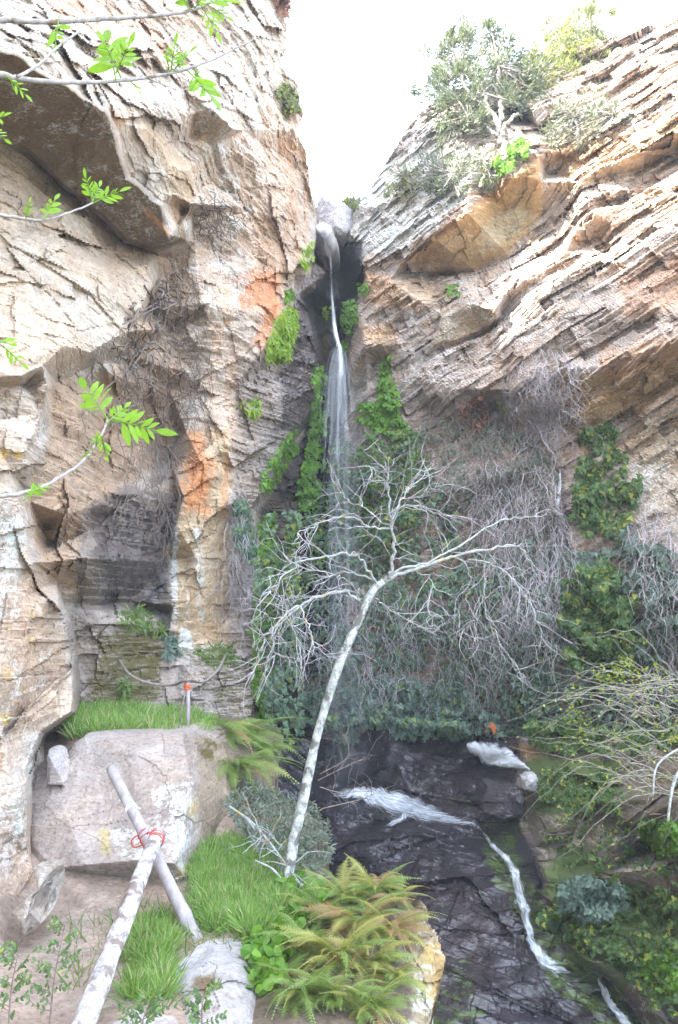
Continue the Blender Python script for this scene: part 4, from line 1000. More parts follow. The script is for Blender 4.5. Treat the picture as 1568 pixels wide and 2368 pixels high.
G_bright = leaf_material('bright_creeper_leaf', (.10, .22, .025), (.19, .34, .04), .42)
G_lime = leaf_material('lime_leaf', (.22, .36, .03), (.34, .46, .05), .5)
G_ivy = leaf_material('dark_ivy_leaf', (.065, .115, .075), (.17, .24, .15), .3, (.16, .20, .05))
G_blue = leaf_material('blue_green_leaf', (.075, .12, .09), (.18, .24, .18), .25)
G_mid = leaf_material('mid_green_leaf', (.06, .12, .035), (.13, .20, .06), .35, (.30, .30, .05))
G_yel = leaf_material('yellow_green_leaf', (.24, .30, .03), (.38, .40, .05), .45)
G_grey = leaf_material('grey_green_leaf', (.09, .115, .085), (.19, .21, .15), .3)
G_olive = leaf_material('olive_leaf', (.14, .165, .075), (.25, .26, .12), .4, (.38, .34, .08))
G_grass = leaf_material('grass_blade', (.13, .25, .04), (.27, .41, .09), .45, (.45, .39, .22))
G_dgrass = leaf_material('dull_grass_blade', (.10, .17, .04), (.2, .25, .07), .4)
G_fern = leaf_material('green_fern', (.16, .24, .055), (.25, .32, .08), .4)
G_fern2 = leaf_material('yellow_fern', (.32, .32, .08), (.40, .37, .11), .4)
G_fern3 = leaf_material('rusty_fern', (.33, .20, .09), (.40, .27, .12), .4)
G_red = leaf_material('reddish_leaf', (.17, .07, .05), (.25, .12, .07), .3)
B_dry = bark_material('dry_vine_bark', (.13, .10, .08), (.25, .20, .17), 30.)
B_twig = bark_material('pale_twig_bark', (.29, .25, .255), (.47, .43, .435), 30.)
B_dark = bark_material('dark_twig_bark', (.09, .065, .05), (.17, .13, .10), 30.)
B_birch = bark_material('lichened_bark', (.17, .17, .15), (.42, .43, .41), 26., (.11, .10, .085), .45, (1, 1, .8))
B_branch = bark_material('pale_branch_bark', (.20, .20, .185), (.35, .36, .345), 40., (.36, .25, .09), .22, (1, 1, 1))
B_grey = bark_material('grey_gnarled_bark', (.22, .19, .16), (.42, .38, .34), 16.)

# ------------------------------------------------------------------ creepers by the fall
plant('creeper', 'bright green creeper hanging straight down the dark cleft beside the waterfall', 'creeper', CL, [(724,850),(740,840),(768,890),(772,1010),(768,1100),(735,1170),(690,1180),(690,1120),(706,1060),(715,980),(730,900)], 900, .085, G_bright, B_dark, 'green creepers by the fall', thr=.32, lift=(.05,.3), seed=901)
plant('creeper', 'small bright creeper on the grey wall left of the long green one', 'creeper', CL, [(660,1000),(690,990),(690,1040),(660,1080),(630,1130),(600,1150),(600,1090),(640,1050)], 260, .085, G_bright, B_dark, 'green creepers by the fall', thr=.34, seed=902, lift=(.04,.22))
plant('creeper', 'bright creeper climbing the wall just right of the spray', 'creeper', CR, [(880,830),(905,820),(915,880),(925,960),(960,1000),(960,1030),(880,1020),(820,1010),(825,930),(870,930)], 620, .08, G_bright, B_dark, 'green creepers by the fall', thr=.38, seed=903, lift=(.04,.25))
plant('creeper', 'little trailing creeper beside the white jet below the black cleft', 'creeper', CR, [(790,700),(820,690),(830,730),(800,810),(786,800)], 170, .075, G_bright, B_dark, 'green creepers by the fall', thr=.35, seed=904)
plant('creeper', 'thin tuft of leaves at the left rim of the jet', 'creeper', CL, [(745,705),(764,705),(764,735),(748,735)], 30, .075, G_lime, None, 'green creepers by the fall', thr=.2, seed=905)
plant('fern_tuft', 'bushy bright green tuft hanging from the orange rock left of the jet', 'tuft', CL, [(640,735),(668,700),(690,720),(682,780),(668,832),(640,838),(615,830),(622,780)], 900, .10, G_lime, None, None, kind='narrow', thr=.25, lift=(.03,.25), seed=906)
plant('fern_tuft', 'small pale green tuft on the cliff edge beside the chockstone', 'tuft', CL, [(708,560),(726,552),(724,610),(700,620),(692,600)], 180, .09, G_lime, None, None, kind='narrow', thr=.2, seed=907)
plant('fern_tuft', 'little green tuft above the bushy one on the left wall', 'tuft', CL, [(655,670),(675,668),(680,690),(660,700)], 60, .07, G_bright, None, None, thr=.2, seed=908)
plant('fern_tuft', 'yellowish tuft on the narrow ledge of the grey wall', 'tuft', CL, [(550,925),(600,915),(606,950),(590,965),(556,940)], 110, .09, G_lime, None, None, kind='narrow', thr=.25, seed=909)

# ------------------------------------------------------------------ ivy and undergrowth on the back wall
mass('ivy', 'dense dark ivy and undergrowth covering the foot of the back wall', 'ivy', CR, [(620,1180),(770,1100),(960,1010),(1000,1060),(1080,1250),(1250,1300),(1290,1420),(1300,1600),(1280,1720),(1000,1720),(820,1720),(620,1720),(590,1500),(585,1330)], 8000, .068, G_ivy, lift=(.02,.42), thr=.455, clump=34, seed=911)
mass('ivy', 'mid green leaves mixed through the dark ivy wall', 'ivy', CR, [(770,1010),(960,990),(1010,1080),(1000,1200),(900,1300),(780,1300),(640,1480),(590,1480),(590,1300),(680,1200)], 3000, .065, G_mid, lift=(.05,.45), thr=.44, clump=24, seed=912)
mass('undergrowth', 'bluish low leaves at the foot of the ivy wall above the wet slab', 'undergrowth', CR, [(790,1590),(900,1560),(1060,1580),(1130,1640),(1180,1690),(1000,1700),(880,1700),(800,1650)], 2000, .075, G_blue, lift=(.08,.45), thr=.40, clump=22, seed=913)
plant('creeper', 'light green creeper trailing down the left edge of the ivy wall', 'creeper', CL, [(600,1180),(640,1180),(630,1420),(612,1480),(606,1560),(630,1660),(600,1680),(584,1600),(580,1440),(590,1300)], 700, .075, G_bright, B_dark, 'green creepers by the fall', thr=.40, seed=914, lift=(.05,.4))
plant('bush', 'dense dark green bush growing out of the right wall below the trickle', 'bush', CR, [(1300,1340),(1340,1300),(1400,1290),(1470,1320),(1490,1420),(1480,1540),(1400,1580),(1310,1530),(1290,1440)], 2200, .07, G_mid, B_dry, None, lift=(.1,.75), thr=.42, clump=40, seed=915)
plant('creeper', 'green creeper hanging down the right wall beside the trickle', 'creeper', CR, [(1340,990),(1400,970),(1440,1000),(1460,1100),(1490,1090),(1470,1180),(1440,1250),(1360,1240),(1320,1200),(1330,1080)], 1500, .065, G_mid, B_dry, None, lift=(.03,.28), thr=.44, clump=26, seed=916)
plant('bush', 'thin green bush under the creeper on the far right wall', 'bush', CR, [(1370,1230),(1460,1220),(1600,1300),(1600,1500),(1480,1500),(1490,1380),(1450,1300)], 1000, .07, G_blue, B_dry, None, lift=(.05,.4), thr=.48, clump=24, seed=917)
for k, (cu, cv) in enumerate([(1045,670),(900,438),(838,668),(1165,940)]):
    plant('plant', ['small green plant rooted in a crack in the middle of the right cliff', 'small olive tuft on the lit slope right of the notch', 'tiny plant on the rim of the black cleft', 'little bright plant under the ledge amid dry twigs'][k], 'plant', CR,
          [(cu - 12, cv - 14), (cu + 12, cv - 14), (cu + 15, cv + 12), (cu - 10, cv + 14)], 34, .075, [G_bright, G_olive, G_bright, G_lime][k], None, None, thr=.1, seed=920 + k)

mass('ivy', 'bluish ivy sprinkled with dry stems on the right part of the back wall', 'ivy', CR, [(1180,1250),(1320,1240),(1600,1300),(1620,1700),(1400,1740),(1200,1740),(1160,1500)], 4200, .06, G_blue, lift=(.02,.4), thr=.47, clump=26, seed=918)
mass('undergrowth', 'grey-green leaves scattered through the dry stems above the bare tree', 'undergrowth', CR, [(960,960),(1150,940),(1300,1060),(1300,1260),(1050,1280),(960,1120)], 1500, .06, G_grey, lift=(.03,.35), thr=.5, clump=22, seed=919)

mass('undergrowth', 'leafy fringe trailing over the back edge of the wet slab', 'undergrowth', CG, [(600,1655),(800,1655),(960,1660),(1080,1665),(1090,1690),(1060,1715),(960,1690),(870,1668),(760,1690),(650,1690)], 900, .06, G_ivy, lift=(.02,.35), thr=.48, clump=24, seed=921, hang=.4)
mass('undergrowth', 'brown and green plants along the top of the right bank below the ivy', 'undergrowth', CG, [(1210,1658),(1580,1655),(1590,1720),(1440,1740),(1270,1740),(1215,1715)], 1900, .055, G_mid, lift=(.02,.4), thr=.42, clump=24, seed=922, hang=.4)

# ------------------------------------------------------------------ dry twigs and vines
def curtain(label, surf, poly, n, length, mt, rad=.006, name='dry_creeper', group='dry creepers on the cliffs', **kw):
    V, F = hang_stems(surf, poly, n, length, rad, **kw)
    return solo(name, V, F, mt, label, 'creeper', group, smooth=True)
curtain('tangle of thick brown bare vines hanging in the gully of the left cliff', CL, [(320,640),(400,560),(430,600),(400,760),(350,820),(290,880),(280,800)], 34, 200, B_dry, .011, lift=(.05,.25), wig=11, drift=-.1, seg=16)
curtain('fine dry twigs spread over the pale pillar beside the vine gully', CL, [(400,560),(450,580),(480,800),(480,960),(420,980),(400,800)], 130, 110, B_dark, .0034, lift=(.02,.16), wig=10, seg=9)
curtain('long brown vines falling from the gully to the dark recess', CL, [(290,830),(390,800),(420,1000),(350,1080),(290,1060)], 40, 240, B_dry, .006, lift=(.1,.35), wig=9, seg=14)
curtain('grey beard of dry twigs hanging over the dark recess', CL, [(290,1090),(400,1070),(410,1160),(310,1180)], 30, 140, B_dry, .004, lift=(.15,.5), wig=8, seg=10)
curtain('dark bare twigs sprouting sideways from the overhang edge', CL, [(430,470),(470,440),(540,470),(560,500),(460,540)], 34, 70, B_dark, .006, lift=(.03,.25), wig=14, drift=.7, seg=9)
curtain('dry hanging stems at the corner between orange pillar and ivy', CL, [(525,1130),(580,1140),(590,1320),(570,1400),(530,1350)], 110, 150, B_twig, .004, lift=(.03,.3), wig=6, seg=10)
curtain('pale lilac dry twigs draped over the middle of the right cliff', CR, [(1150,860),(1250,790),(1330,820),(1330,960),(1240,1010),(1180,960)], 230, 120, B_twig, .004, lift=(.02,.3), wig=9, seg=10)
curtain('thick brown mat of dry stems on the wall above the bare tree', CR, [(960,930),(1150,920),(1280,1010),(1300,1180),(1240,1280),(1060,1230),(980,1080)], 400, 110, B_dry, .0038, lift=(.03,.4), wig=9, seg=9)
curtain('pale dry stems veiling the wall right of the bare tree crown', CR, [(1090,1060),(1290,1080),(1320,1300),(1300,1500),(1180,1480),(1120,1250)], 480, 120, B_twig, .0036, lift=(.05,.5), wig=8, seg=9)
curtain('dry hanging threads in front of the dark ivy', CR, [(620,1330),(800,1330),(1000,1360),(1180,1380),(1180,1560),(900,1600),(680,1500)], 300, 130, B_twig, .0036, lift=(.2,.55), wig=9, seg=10)
curtain('grey dry stems over the far right wall', CR, [(1440,1180),(1600,1150),(1600,1620),(1480,1560),(1480,1340)], 200, 120, B_twig, .0036, lift=(.05,.5), wig=8, seg=9)
curtain('sparse fine stems hanging over the upper right cliff', CR, [(1150,640),(1400,560),(1560,600),(1560,760),(1300,840),(1160,820)], 55, 90, B_dry, .003, lift=(.02,.15), wig=8, seg=9)
(Vr, Fr), _ = foliage(CR, [(1060,930),(1110,910),(1140,960),(1100,1010),(1060,990)], 160, .06, lift=(.1,.4), thr=.3, seed=931)
solo('creeper', Vr, Fr, G_red, 'withered reddish creeper leaves under the ledge of the right cliff', 'creeper')

# ------------------------------------------------------------------ grass
def grass(surf, poly, n, h, mt, name, label, lean=(0, -.2), kind='blade', thr=.36, up=.0, spread=.5, wid=1.):
    uv = sample_poly(poly, n * 2)
    e = np.clip(sdist(uv[:, 0], uv[:, 1], poly) / 55, 0, 1)
    uv = uv[(fbm(uv[:, 0] / 26, uv[:, 1] / 26, 940, 3) * .6 + .4 * e + .15 * rng.random(len(uv))) > thr][:n]; k = len(uv)
    pos = surf.at(uv[:, 0], uv[:, 1], .0) - np.array([0, 0, .02 - up])
    al = np.stack([lean[0] + rng.normal(0, spread, k), lean[1] + rng.normal(0, spread, k), np.ones(k)], -1)
    nr = np.stack([rng.normal(0, .6, k), -np.ones(k), .6 + rng.normal(0, .3, k)], -1)
    hs = h * rng.uniform(.35, 1.45, k) * (.35 + 1.3 * fbm(uv[:, 0] / 18, uv[:, 1] / 18, 941, 2))
    V, F = leaves(pos, al, nr, hs, kind, .35)
    return solo(name, V, F, mt, label, 'grass', None, 'stuff')
GR = [(448,1985),(500,1950),(560,1940),(620,1970),(650,2010),(655,2060),(700,2100),(650,2140),(600,2170),(560,2160),(480,2150),(440,2130),(436,2060)]
grass(CE, GR, 26000, .085, G_grass, 'grass', 'lush bright green grass on the slope right of the large boulder', kind='blade')
grass(CE, [(310,2150),(350,2120),(400,2130),(405,2190),(392,2250),(385,2310),(340,2320),(295,2310),(300,2230)], 8000, .085, G_grass, 'grass', 'green grass tuft growing between the leaning poles and the grey boulder', thr=.3)
grass(CE, [(150,1640),(300,1632),(430,1648),(480,1660),(520,1690),(480,1700),(300,1696),(200,1700),(160,1712)], 12000, .11, G_grass, 'grass', 'green grass strip on the ledge behind the large boulder', thr=.22, wid=2.)
grass(CE, [(420,1960),(500,1925),(640,1940),(690,2010),(760,2090),(700,2190),(560,2220),(460,2200),(420,2140)], 1500, .10, G_dgrass, 'grass', 'thin straggling grass around the edge of the bright green patch', thr=.2, spread=.7)
grass(CE, [(290,2100),(420,2080),(440,2200),(400,2330),(270,2340)], 700, .09, G_dgrass, 'grass', 'thin straggling grass at the edge of the tuft between the poles', thr=.2, spread=.7)
grass(CE, [(160,2140),(300,2110),(330,2180),(250,2260),(150,2300)], 160, .10, G_dgrass, 'grass', 'sparse short weeds on the bare earth', thr=.3)
mass('weeds', 'tiny bright weeds mixed into the grass right of the large boulder', 'weeds', CE, GR, 2600, .028, G_bright, kind='oval', lift=(.01,.09), thr=.36, clump=20, hang=-.1, seed=949, face=(0,-.5,1))
mass('undergrowth', 'round green nettle-like leaves between the grass and the ferns', 'undergrowth', CE, [(640,2020),(740,2030),(760,2070),(720,2110),(680,2160),(660,2230),(600,2290),(580,2240),(575,2170),(640,2140)], 1300, .055, G_bright, kind='round', lift=(.03,.3), thr=.36, clump=18, hang=.2, seed=951, face=(0,-.5,1))
mass('undergrowth', 'grey-green shrubby undergrowth between the large boulder and the tree foot', 'undergrowth', CE, [(520,1860),(560,1800),(640,1830),(700,1830),(760,1900),(770,2000),(700,2030),(640,2000),(560,1930)], 3000, .05, G_grey, kind='narrow', lift=(.05,.7), thr=.36, clump=22, hang=-.2, seed=952)
mass('undergrowth', 'mixed leafy ground cover on the lower right bank', 'undergrowth', CG, [(1230,2130),(1300,2040),(1430,2020),(1568,2060),(1600,2380),(1500,2330),(1430,2230),(1330,2200)], 1700, .045, G_mid, lift=(.02,.2), thr=.52, clump=24, hang=.3, seed=953)
mass('undergrowth', 'pale blue-green clump of leaves beside the white stream', 'undergrowth', CG, [(1290,2050),(1340,2020),(1440,2050),(1450,2110),(1380,2130),(1300,2110)], 900, .055, G_blue, lift=(.08,.35), thr=.34, clump=22, hang=.2, seed=954)
mass('undergrowth', 'green plants over the bank below the arching twigs', 'undergrowth', CG, [(1220,1770),(1440,1760),(1440,1900),(1300,1890),(1230,1840)], 1200, .04, G_mid, lift=(.02,.16), thr=.5, clump=20, hang=.2, seed=955)
mass('undergrowth', 'small weeds and creeping plants on the rocky ledges of the right bank', 'undergrowth', CG, [(1240,1880),(1400,1870),(1580,1900),(1600,2060),(1440,2020),(1300,2010),(1260,1960)], 600, .035, G_mid, lift=(.01,.14), thr=.5, clump=18, hang=.1, seed=958)
mass('moss', 'patch of brilliant green moss and small leaves at the right edge', 'moss', CG, [(1475,1900),(1568,1890),(1600,1960),(1530,1990),(1480,1950)], 1300, .032, G_bright, kind='round', lift=(.0,.05), thr=.36, clump=18, hang=.0, seed=956, face=(0,-.6,1))
mass('undergrowth', 'bright leaves along the mossy edge of the stream', 'undergrowth', CG, [(1480,2220),(1568,2200),(1568,2300),(1500,2280)], 300, .055, G_bright, lift=(.03,.2), thr=.34, clump=18, hang=.2, seed=957)
for k, (poly, c) in enumerate([([(270,1420),(330,1400),(380,1440),(385,1465),(300,1460)], G_dgrass), ([(440,1500),(530,1490),(560,1530),(490,1540)], G_dgrass), ([(275,1570),(300,1570),(300,1610),(280,1610)], G_dgrass), ([(375,1470),(412,1470),(415,1520),(385,1525)], G_blue)]):
    plant('plant', ['green tuft on the mossy ledge below the dark recess', 'grassy fringe at the foot of the orange pillar', 'small tuft low on the mossy base of the left cliff', 'bluish sprig beside the foot of the orange pillar'][k], 'plant', CL, poly, [300, 260, 90, 140][k], .09, c, None, None, kind='narrow', thr=.25, seed=960 + k, hang=.2, lift=(.02,.2))
(Vr, Fr), _ = foliage(CL, [(540,1160),(570,1150),(600,1260),(580,1300),(545,1260)], 360, .07, lift=(.1,.4), thr=.3, seed=965)
solo('ivy', Vr, Fr, G_ivy, 'dark ivy clump at the corner right of the orange pillar', 'ivy')

# ------------------------------------------------------------------ ferns
def frond_mesh(seed, mt, npair=21, curl=.5):
    rg = np.random.default_rng(seed); pos, al, nr, sz = [], [], [], []
    t = np.linspace(.1, .985, npair)
    def cur(t): return np.stack([.06 * np.sin(2.2 * t + seed), t * (1 - .18 * curl * t), .42 * t - .75 * curl * t ** 2], -1)
    c = cur(t); tg = unit(cur(t + .01) - cur(t - .01))
    ln = .155 * np.sin(np.clip(t * 1.05 + .12, 0, 1) * np.pi) ** .75 * (1 - .25 * t) + .012
    side = np.array([1., 0, 0]); PV, PF = [], []
    for s in (-1, 1):
        for k in range(npair):
            d = unit(side * s * .93 + tg[k] * .38 + np.array([0, 0, -.22 + rg.normal(0, .08)])); nn = unit(np.cross(side, tg[k]))
            m = 7; q = np.linspace(.08, .97, m)
            for sg in (-1, 1):
                a2 = unit(tg[k] * sg * .9 + d * .5)
                for j in range(m):
                    pos.append(c[k] + d * ln[k] * q[j]); al.append(a2); nr.append(nn); sz.append(.029 * (1 - .65 * q[j]) * (.45 + ln[k] * 4.2))
    V1, F1 = leaves(np.array(pos), np.array(al), np.array(nr), np.array(sz), 'oval', .1)
    V2, F2 = tubes([(cur(np.linspace(0, 1, 14)), np.linspace(.008, .002, 14))], 4, False)
    V, F = join((V1, F1), (V2, F2))
    return new_mesh('frond', V, F, mt)
FR = [frond_mesh(k, [G_fern, G_fern, G_fern2, G_fern3, G_fern2][k], curl=[.6, .95, .8, 1.0, .6][k]) for k in range(5)]
def fern(pos, label, nf, size, az0, azs, cols, tilt=(15, 60), group='ferns on the near bank'):
    root = thing('fern', pos, label, 'fern', group); nf = int(nf * 2.6); size = size * .86
    for k in range(nf):
        az = az0 + azs * ((k + .5) / nf - .5) * 2 + rng.normal(0, .18)
        o = link('frond', FR[int(rng.choice(len(FR), p=cols))], root)
        o.rotation_euler = (math.radians(rng.uniform(*tilt)) * 1. - .35, rng.normal(0, .25), az)
        o.scale = (size * rng.uniform(.7, 1.25),) * 3
    return root
GRN = [.5, .4, .06, .02, .02]; YEL = [.25, .2, .25, .1, .2]; RUS = [.12, .13, .25, .3, .2]
# frond grows along local +Y: az rotates about Z, pi means towards the viewer
fs = [(500,1690,6.7,10,.62,-2.4,1.3,GRN,'green fern draping from the top right corner of the large boulder'),
 (560,1700,6.6,10,.66,-2.5,1.4,GRN,'widest green fern right of the large boulder'),
 (550,1770,6.3,9,.6,-2.5,1.4,GRN,'lower green fern hanging beside the large boulder'),
 (600,1730,6.8,8,.55,-2.2,1.3,GRN,'green fern reaching out over the dark gully'),
 (800,2080,4.85,10,.36,0.,3.,YEL,'upright green and yellow fern at the top of the fern bank'),
 (870,2060,4.8,10,.34,.2,3.,YEL,'yellowish fern at the far end of the fern bank'),
 (915,2085,4.65,8,.28,-.6,3.,YEL,'small yellow fern at the rim above the stream'),
 (740,2120,4.5,10,.38,2.9,2.4,GRN,'green fern at the left of the fern bank above the nettles'),
 (830,2140,4.45,11,.42,3.1,1.9,RUS,'rust tinged fern drooping in the middle of the fern bank'),
 (900,2150,4.4,10,.36,-2.9,1.7,RUS,'rust and yellow fern hanging towards the lichened rim'),
 (710,2200,4.1,10,.36,3.0,1.8,GRN,'green fern beside the round nettle leaves'),
 (780,2220,4.05,11,.4,3.1,1.8,YEL,'large yellow-green fern in the lower fern bank'),
 (850,2230,4.05,11,.38,-3.0,1.8,RUS,'browning fern low in the fern bank'),
 (915,2260,3.95,8,.26,-2.9,1.6,YEL,'yellow fern on the lichened rock rim'),
 (700,2300,3.7,10,.33,-3.0,1.7,GRN,'green fern at the bottom edge beside the grey boulder'),
 (780,2310,3.65,10,.36,3.1,1.9,GRN,'green fern at the bottom edge, middle of the bank'),
 (860,2330,3.6,10,.32,-3.0,1.9,YEL,'yellow-green fern at the bottom edge near the rim'),
 (650,2260,3.9,8,.26,-2.6,1.6,GRN,'small green fern right behind the grey boulder')]
for (u_, v_, Y_, nf, sz_, az_, azs_, cols_, lab_) in fs:
    p0 = CE.at(u_, v_, .02); fern(p0, lab_, nf, sz_, az_, azs_, cols_, (20, 62) if v_ > 2000 else (0, 45), 'ferns on the near bank' if v_ > 2000 else 'ferns beside the large boulder')

# ------------------------------------------------------------------ bare tree
def px(pts, Y0, Y1):
    pts = np.array(pts, float); s = np.concatenate([[0], np.cumsum(np.hypot(*np.diff(pts, axis=0).T))]); s /= s[-1]
    return P(pts[:, 0], pts[:, 1], Y0 + (Y1 - Y0) * s)
base_ = CE.at(655, 2065, 0.)
TB = float(base_[1])
tree = thing('bare_tree', base_ - np.array([0, 0, .05]), 'slender leaning leafless tree with pale lichened bark in front of the waterfall', 'tree')
tr_pts = [(648,2085),(660,2045),(672,1990),(692,1900),(715,1790),(748,1655),(790,1525),(835,1425),(862,1372),(886,1342)]
tp = spline(px(tr_pts, TB, TB + .45), 60)
V1, F1 = tubes([(tp + .03 * (fbm(np.arange(60)[:, None] / 6. + 0 * tp, np.arange(3)[None] * 5. + 0 * tp, 978, 3) - .5), np.linspace(.037, .027, 60) * (.92 + .3 * (fbm(np.arange(60) / 3., np.zeros(60), 977, 2) - .3)))], 10)
part('trunk', tree, V1, F1, B_birch, True)
TY = TB + .45
limbs = [
 ([(886,1342),(950,1320),(1010,1300),(1060,1285),(1130,1270),(1190,1262),(1215,1282),(1238,1330)], 0., .5, .026),
 ([(904,1326),(985,1300),(1060,1264),(1140,1212),(1200,1198),(1245,1194)], 0., .6, .017),
 ([(886,1342),(905,1322),(912,1262),(905,1222),(902,1190),(896,1110),(890,1072)], 0., -.3, .026),
 ([(905,1225),(860,1220),(800,1195),(740,1210),(690,1232)], -.1, -.6, .014),
 ([(905,1222),(850,1180),(800,1150),(770,1110)], -.1, .2, .010),
 ([(903,1192),(940,1170),(1000,1184),(1032,1192)], -.15, -.4, .012),
 ([(904,1202),(930,1150),(960,1118),(1000,1080)], -.15, .2, .013),
 ([(930,1160),(985,1142),(1020,1120)], -.1, -.5, .009),
 ([(896,1130),(870,1090),(850,1075)], -.2, -.3, .008),
 ([(872,1358),(840,1300),(800,1281),(750,1286),(690,1300),(650,1340),(600,1382)], 0., -.7, .018),
 ([(866,1345),(820,1326),(760,1326),(700,1312),(672,1300)], 0., .3, .015),
 ([(845,1402),(800,1370),(740,1378),(690,1400),(650,1430),(620,1470),(600,1512),(584,1572)], 0., -.6, .021),
 ([(692,1400),(715,1450),(725,1490),(762,1522)], -.4, -.7, .011),
 ([(660,1424),(690,1480),(694,1500)], -.4, -.2, .009),
 ([(640,1445),(625,1500),(640,1512),(590,1530)], -.45, -.5, .008),
 ([(1080,1292),(1120,1300),(1170,1322),(1210,1372),(1235,1420),(1255,1480)], .3, .2, .015),
 ([(1120,1300),(1122,1380),(1135,1450),(1180,1522),(1202,1572)], .3, .5, .012),
 ([(1120,1380),(1090,1440),(1060,1470)], .35, .3, .007),
 ([(955,1318),(1000,1342),(990,1400),(986,1462)], .15, -.2, .010),
 ([(1060,1286),(1085,1322),(1080,1372),(1050,1432)], .25, .4, .011),
 ([(860,1376),(900,1410),(960,1440),(1010,1470)], .05, .5, .010),
 ([(840,1415),(820,1360),(780,1330),(740,1350)], .0, -.5, .008),
]
lines = []; tips = []
for pts, a, b, r in limbs:
    n = max(12, len(pts) * 5); s = spline(px(pts, TY + a, TY + b), n)
    s = s + rng.normal(0, .007, s.shape); lines.append((s, np.linspace(r * .6, max(.0017, r * .18), n) * (1 + .25 * (fbm(np.arange(n) / 2., np.zeros(n), 979, 2) - .5))))
    for k in range(int(n * .25), n, 3): tips.append((s[k], s[min(k + 1, n - 1)] - s[k - 1], r))
for l_ in lines: V1, F1 = tubes([l_], 7); part('limb', tree, V1, F1, B_branch, True)
tw = []
for p0, d, r in tips:
    for _ in range(2):
        d0 = unit(d) + rng.normal(0, .75, 3) + np.array([0, 0, .05])
        L = rng.uniform(.12, .46); w_ = wander(p0, d0, L, 8, .22, .03); tw.append((w_, np.linspace(.0028, .0009, 9)))
        if rng.random() < .7:
            k = rng.integers(2, 6); tw.append((wander(w_[k], unit(w_[k] - w_[k - 1]) + rng.normal(0, .8, 3), L * .6, 6, .25, .04), np.linspace(.0019, .0008, 7)))
V1, F1 = tubes(tw, 4, False); part('crown', tree, V1, F1, B_twig, True)
# dead branch at its foot
dl = [(spline(px([(530,1865),(580,1900),(620,1945),(650,1985),(668,2010),(690,2040),(740,2085)], TB + .3, TB - .1), 40), np.linspace(.008, .011, 40)),
      (spline(px([(590,1990),(630,2010),(655,2040)], TB, TB - .05), 14), np.linspace(.006, .009, 14)), (spline(px([(568,1890),(580,1905),(590,1920)], TB + .2, TB + .2), 8), np.linspace(.008, .006, 8))]
for _ in range(26):
    k = rng.integers(4, 36); dl.append((wander(dl[0][0][k], rng.normal(0, 1, 3) + np.array([0, 0, .2]), rng.uniform(.15, .4), 8, .25, .05), np.linspace(.004, .0015, 9)))
V1, F1 = tubes(dl, 6); solo('fallen_branch', V1, F1, B_branch, 'crooked dead branch lying across the foot of the bare tree', 'branch', smooth=True)
tw = []
for (u0, v0, u1, v1) in [(735,1805,850,1750),(740,1820,860,1830),(740,1790,800,1700),(745,1870,880,1830)]:
    a_, b_ = P(u0, v0, TB + .4), P(u1, v1, TB + .7); m_ = spline([a_, (a_ + b_) / 2 + rng.normal(0, .05, 3), b_], 12); tw.append((m_, np.linspace(.0035, .0012, 12)))
    for k in range(3, 12):
        tw.append((wander(m_[k], unit(b_ - a_) + rng.normal(0, .7, 3), rng.uniform(.1, .3), 7, .25), np.linspace(.0018, .0007, 8)))
V1, F1 = tubes(tw, 4, False); solo('dry_sapling', V1, F1, B_dry, 'spindly bare sapling twigs reaching right from beside the leaning trunk', 'sapling', smooth=True)

# ------------------------------------------------------------------ shrubs on top of the right cliff
def shrub(label, trunk, blobs, n, size, mt, kind='narrow', name='shrub', group='shrubs on the cliff top', bark=None):
    tl = []
    for pts, Y0, Y1, r0, r1 in trunk:
        s = spline(px(pts, Y0, Y1), 26); tl.append((s + rng.normal(0, .012, s.shape), np.linspace(r0, r1, 26)))
    root = thing(name, tl[0][0][0], label, 'shrub', group)
    pos, al = [], []; wts = np.array([b[3] ** 2 for b in blobs], float); wts /= wts.sum()
    twl = []
    for (u, v, Y, r), wt in zip(blobs, wts):
        c = P(u, v, Y); rm = r * SC * Y / FPX
        src = min(tl, key=lambda t: np.linalg.norm(t[0][-1] - c))[0][-1]
        for _ in range(max(6, int(wt * 130))):
            e = c + rng.normal(0, .5, 3) * rm
            m_ = spline([src, (src + e) / 2 + rng.normal(0, .18, 3) * rm, e], 9); twl.append((m_, np.linspace(.014, .003, 9)))
            k = max(2, int(n * wt / max(6, int(wt * 130))))
            sub = c if False else e
            q = sub + rng.normal(0, .22, (k, 3)) * rm * rng.uniform(.6, 1.3); pos.append(q); al.append(q - (c - np.array([0, 0, rm * .4])) + rng.normal(0, .4, (k, 3)) * rm)
    pos = np.concatenate(pos); al = np.concatenate(al)
    V1, F1 = tubes(tl + twl, 6, False); part('trunk', root, V1, F1, bark or B_grey, True)
    V2, F2 = leaves(pos, al, rng.normal(0, 1, pos.shape) + np.array([0, -.4, .6]), size * rng.uniform(.6, 1.3, len(pos)), kind, .1); part('crown', root, V2, F2, mt)
    return root
shrub('gnarled grey-green shrub rooted on the cliff top against the sky',
 [([(1172,365),(1165,335),(1150,318),(1152,290),(1130,250),(1115,215)], 10.7, 11.2, .06, .03), ([(1158,325),(1165,295),(1185,272),(1200,262)], 10.8, 10.9, .04, .02), ([(1152,290),(1160,250),(1150,200),(1155,150)], 11., 11.4, .04, .02), ([(1130,250),(1085,215),(1060,160)], 11.1, 11.5, .03, .015), ([(1150,318),(1120,290),(1080,270)], 10.8, 11., .03, .015)],
 [(1060,110,11.7,62),(1085,60,11.7,34),(1125,85,11.7,40),(1020,150,11.6,46),(1015,110,11.6,30),(1160,105,11.7,50),(1170,160,11.6,50),(1110,180,11.5,60),(1060,205,11.4,60),(1040,255,11.3,50),(1110,250,11.2,60),(1180,225,11.3,50),(1080,300,11.0,40),(1010,200,11.5,30),(1210,190,11.4,50)], 13000, .085, G_grey)
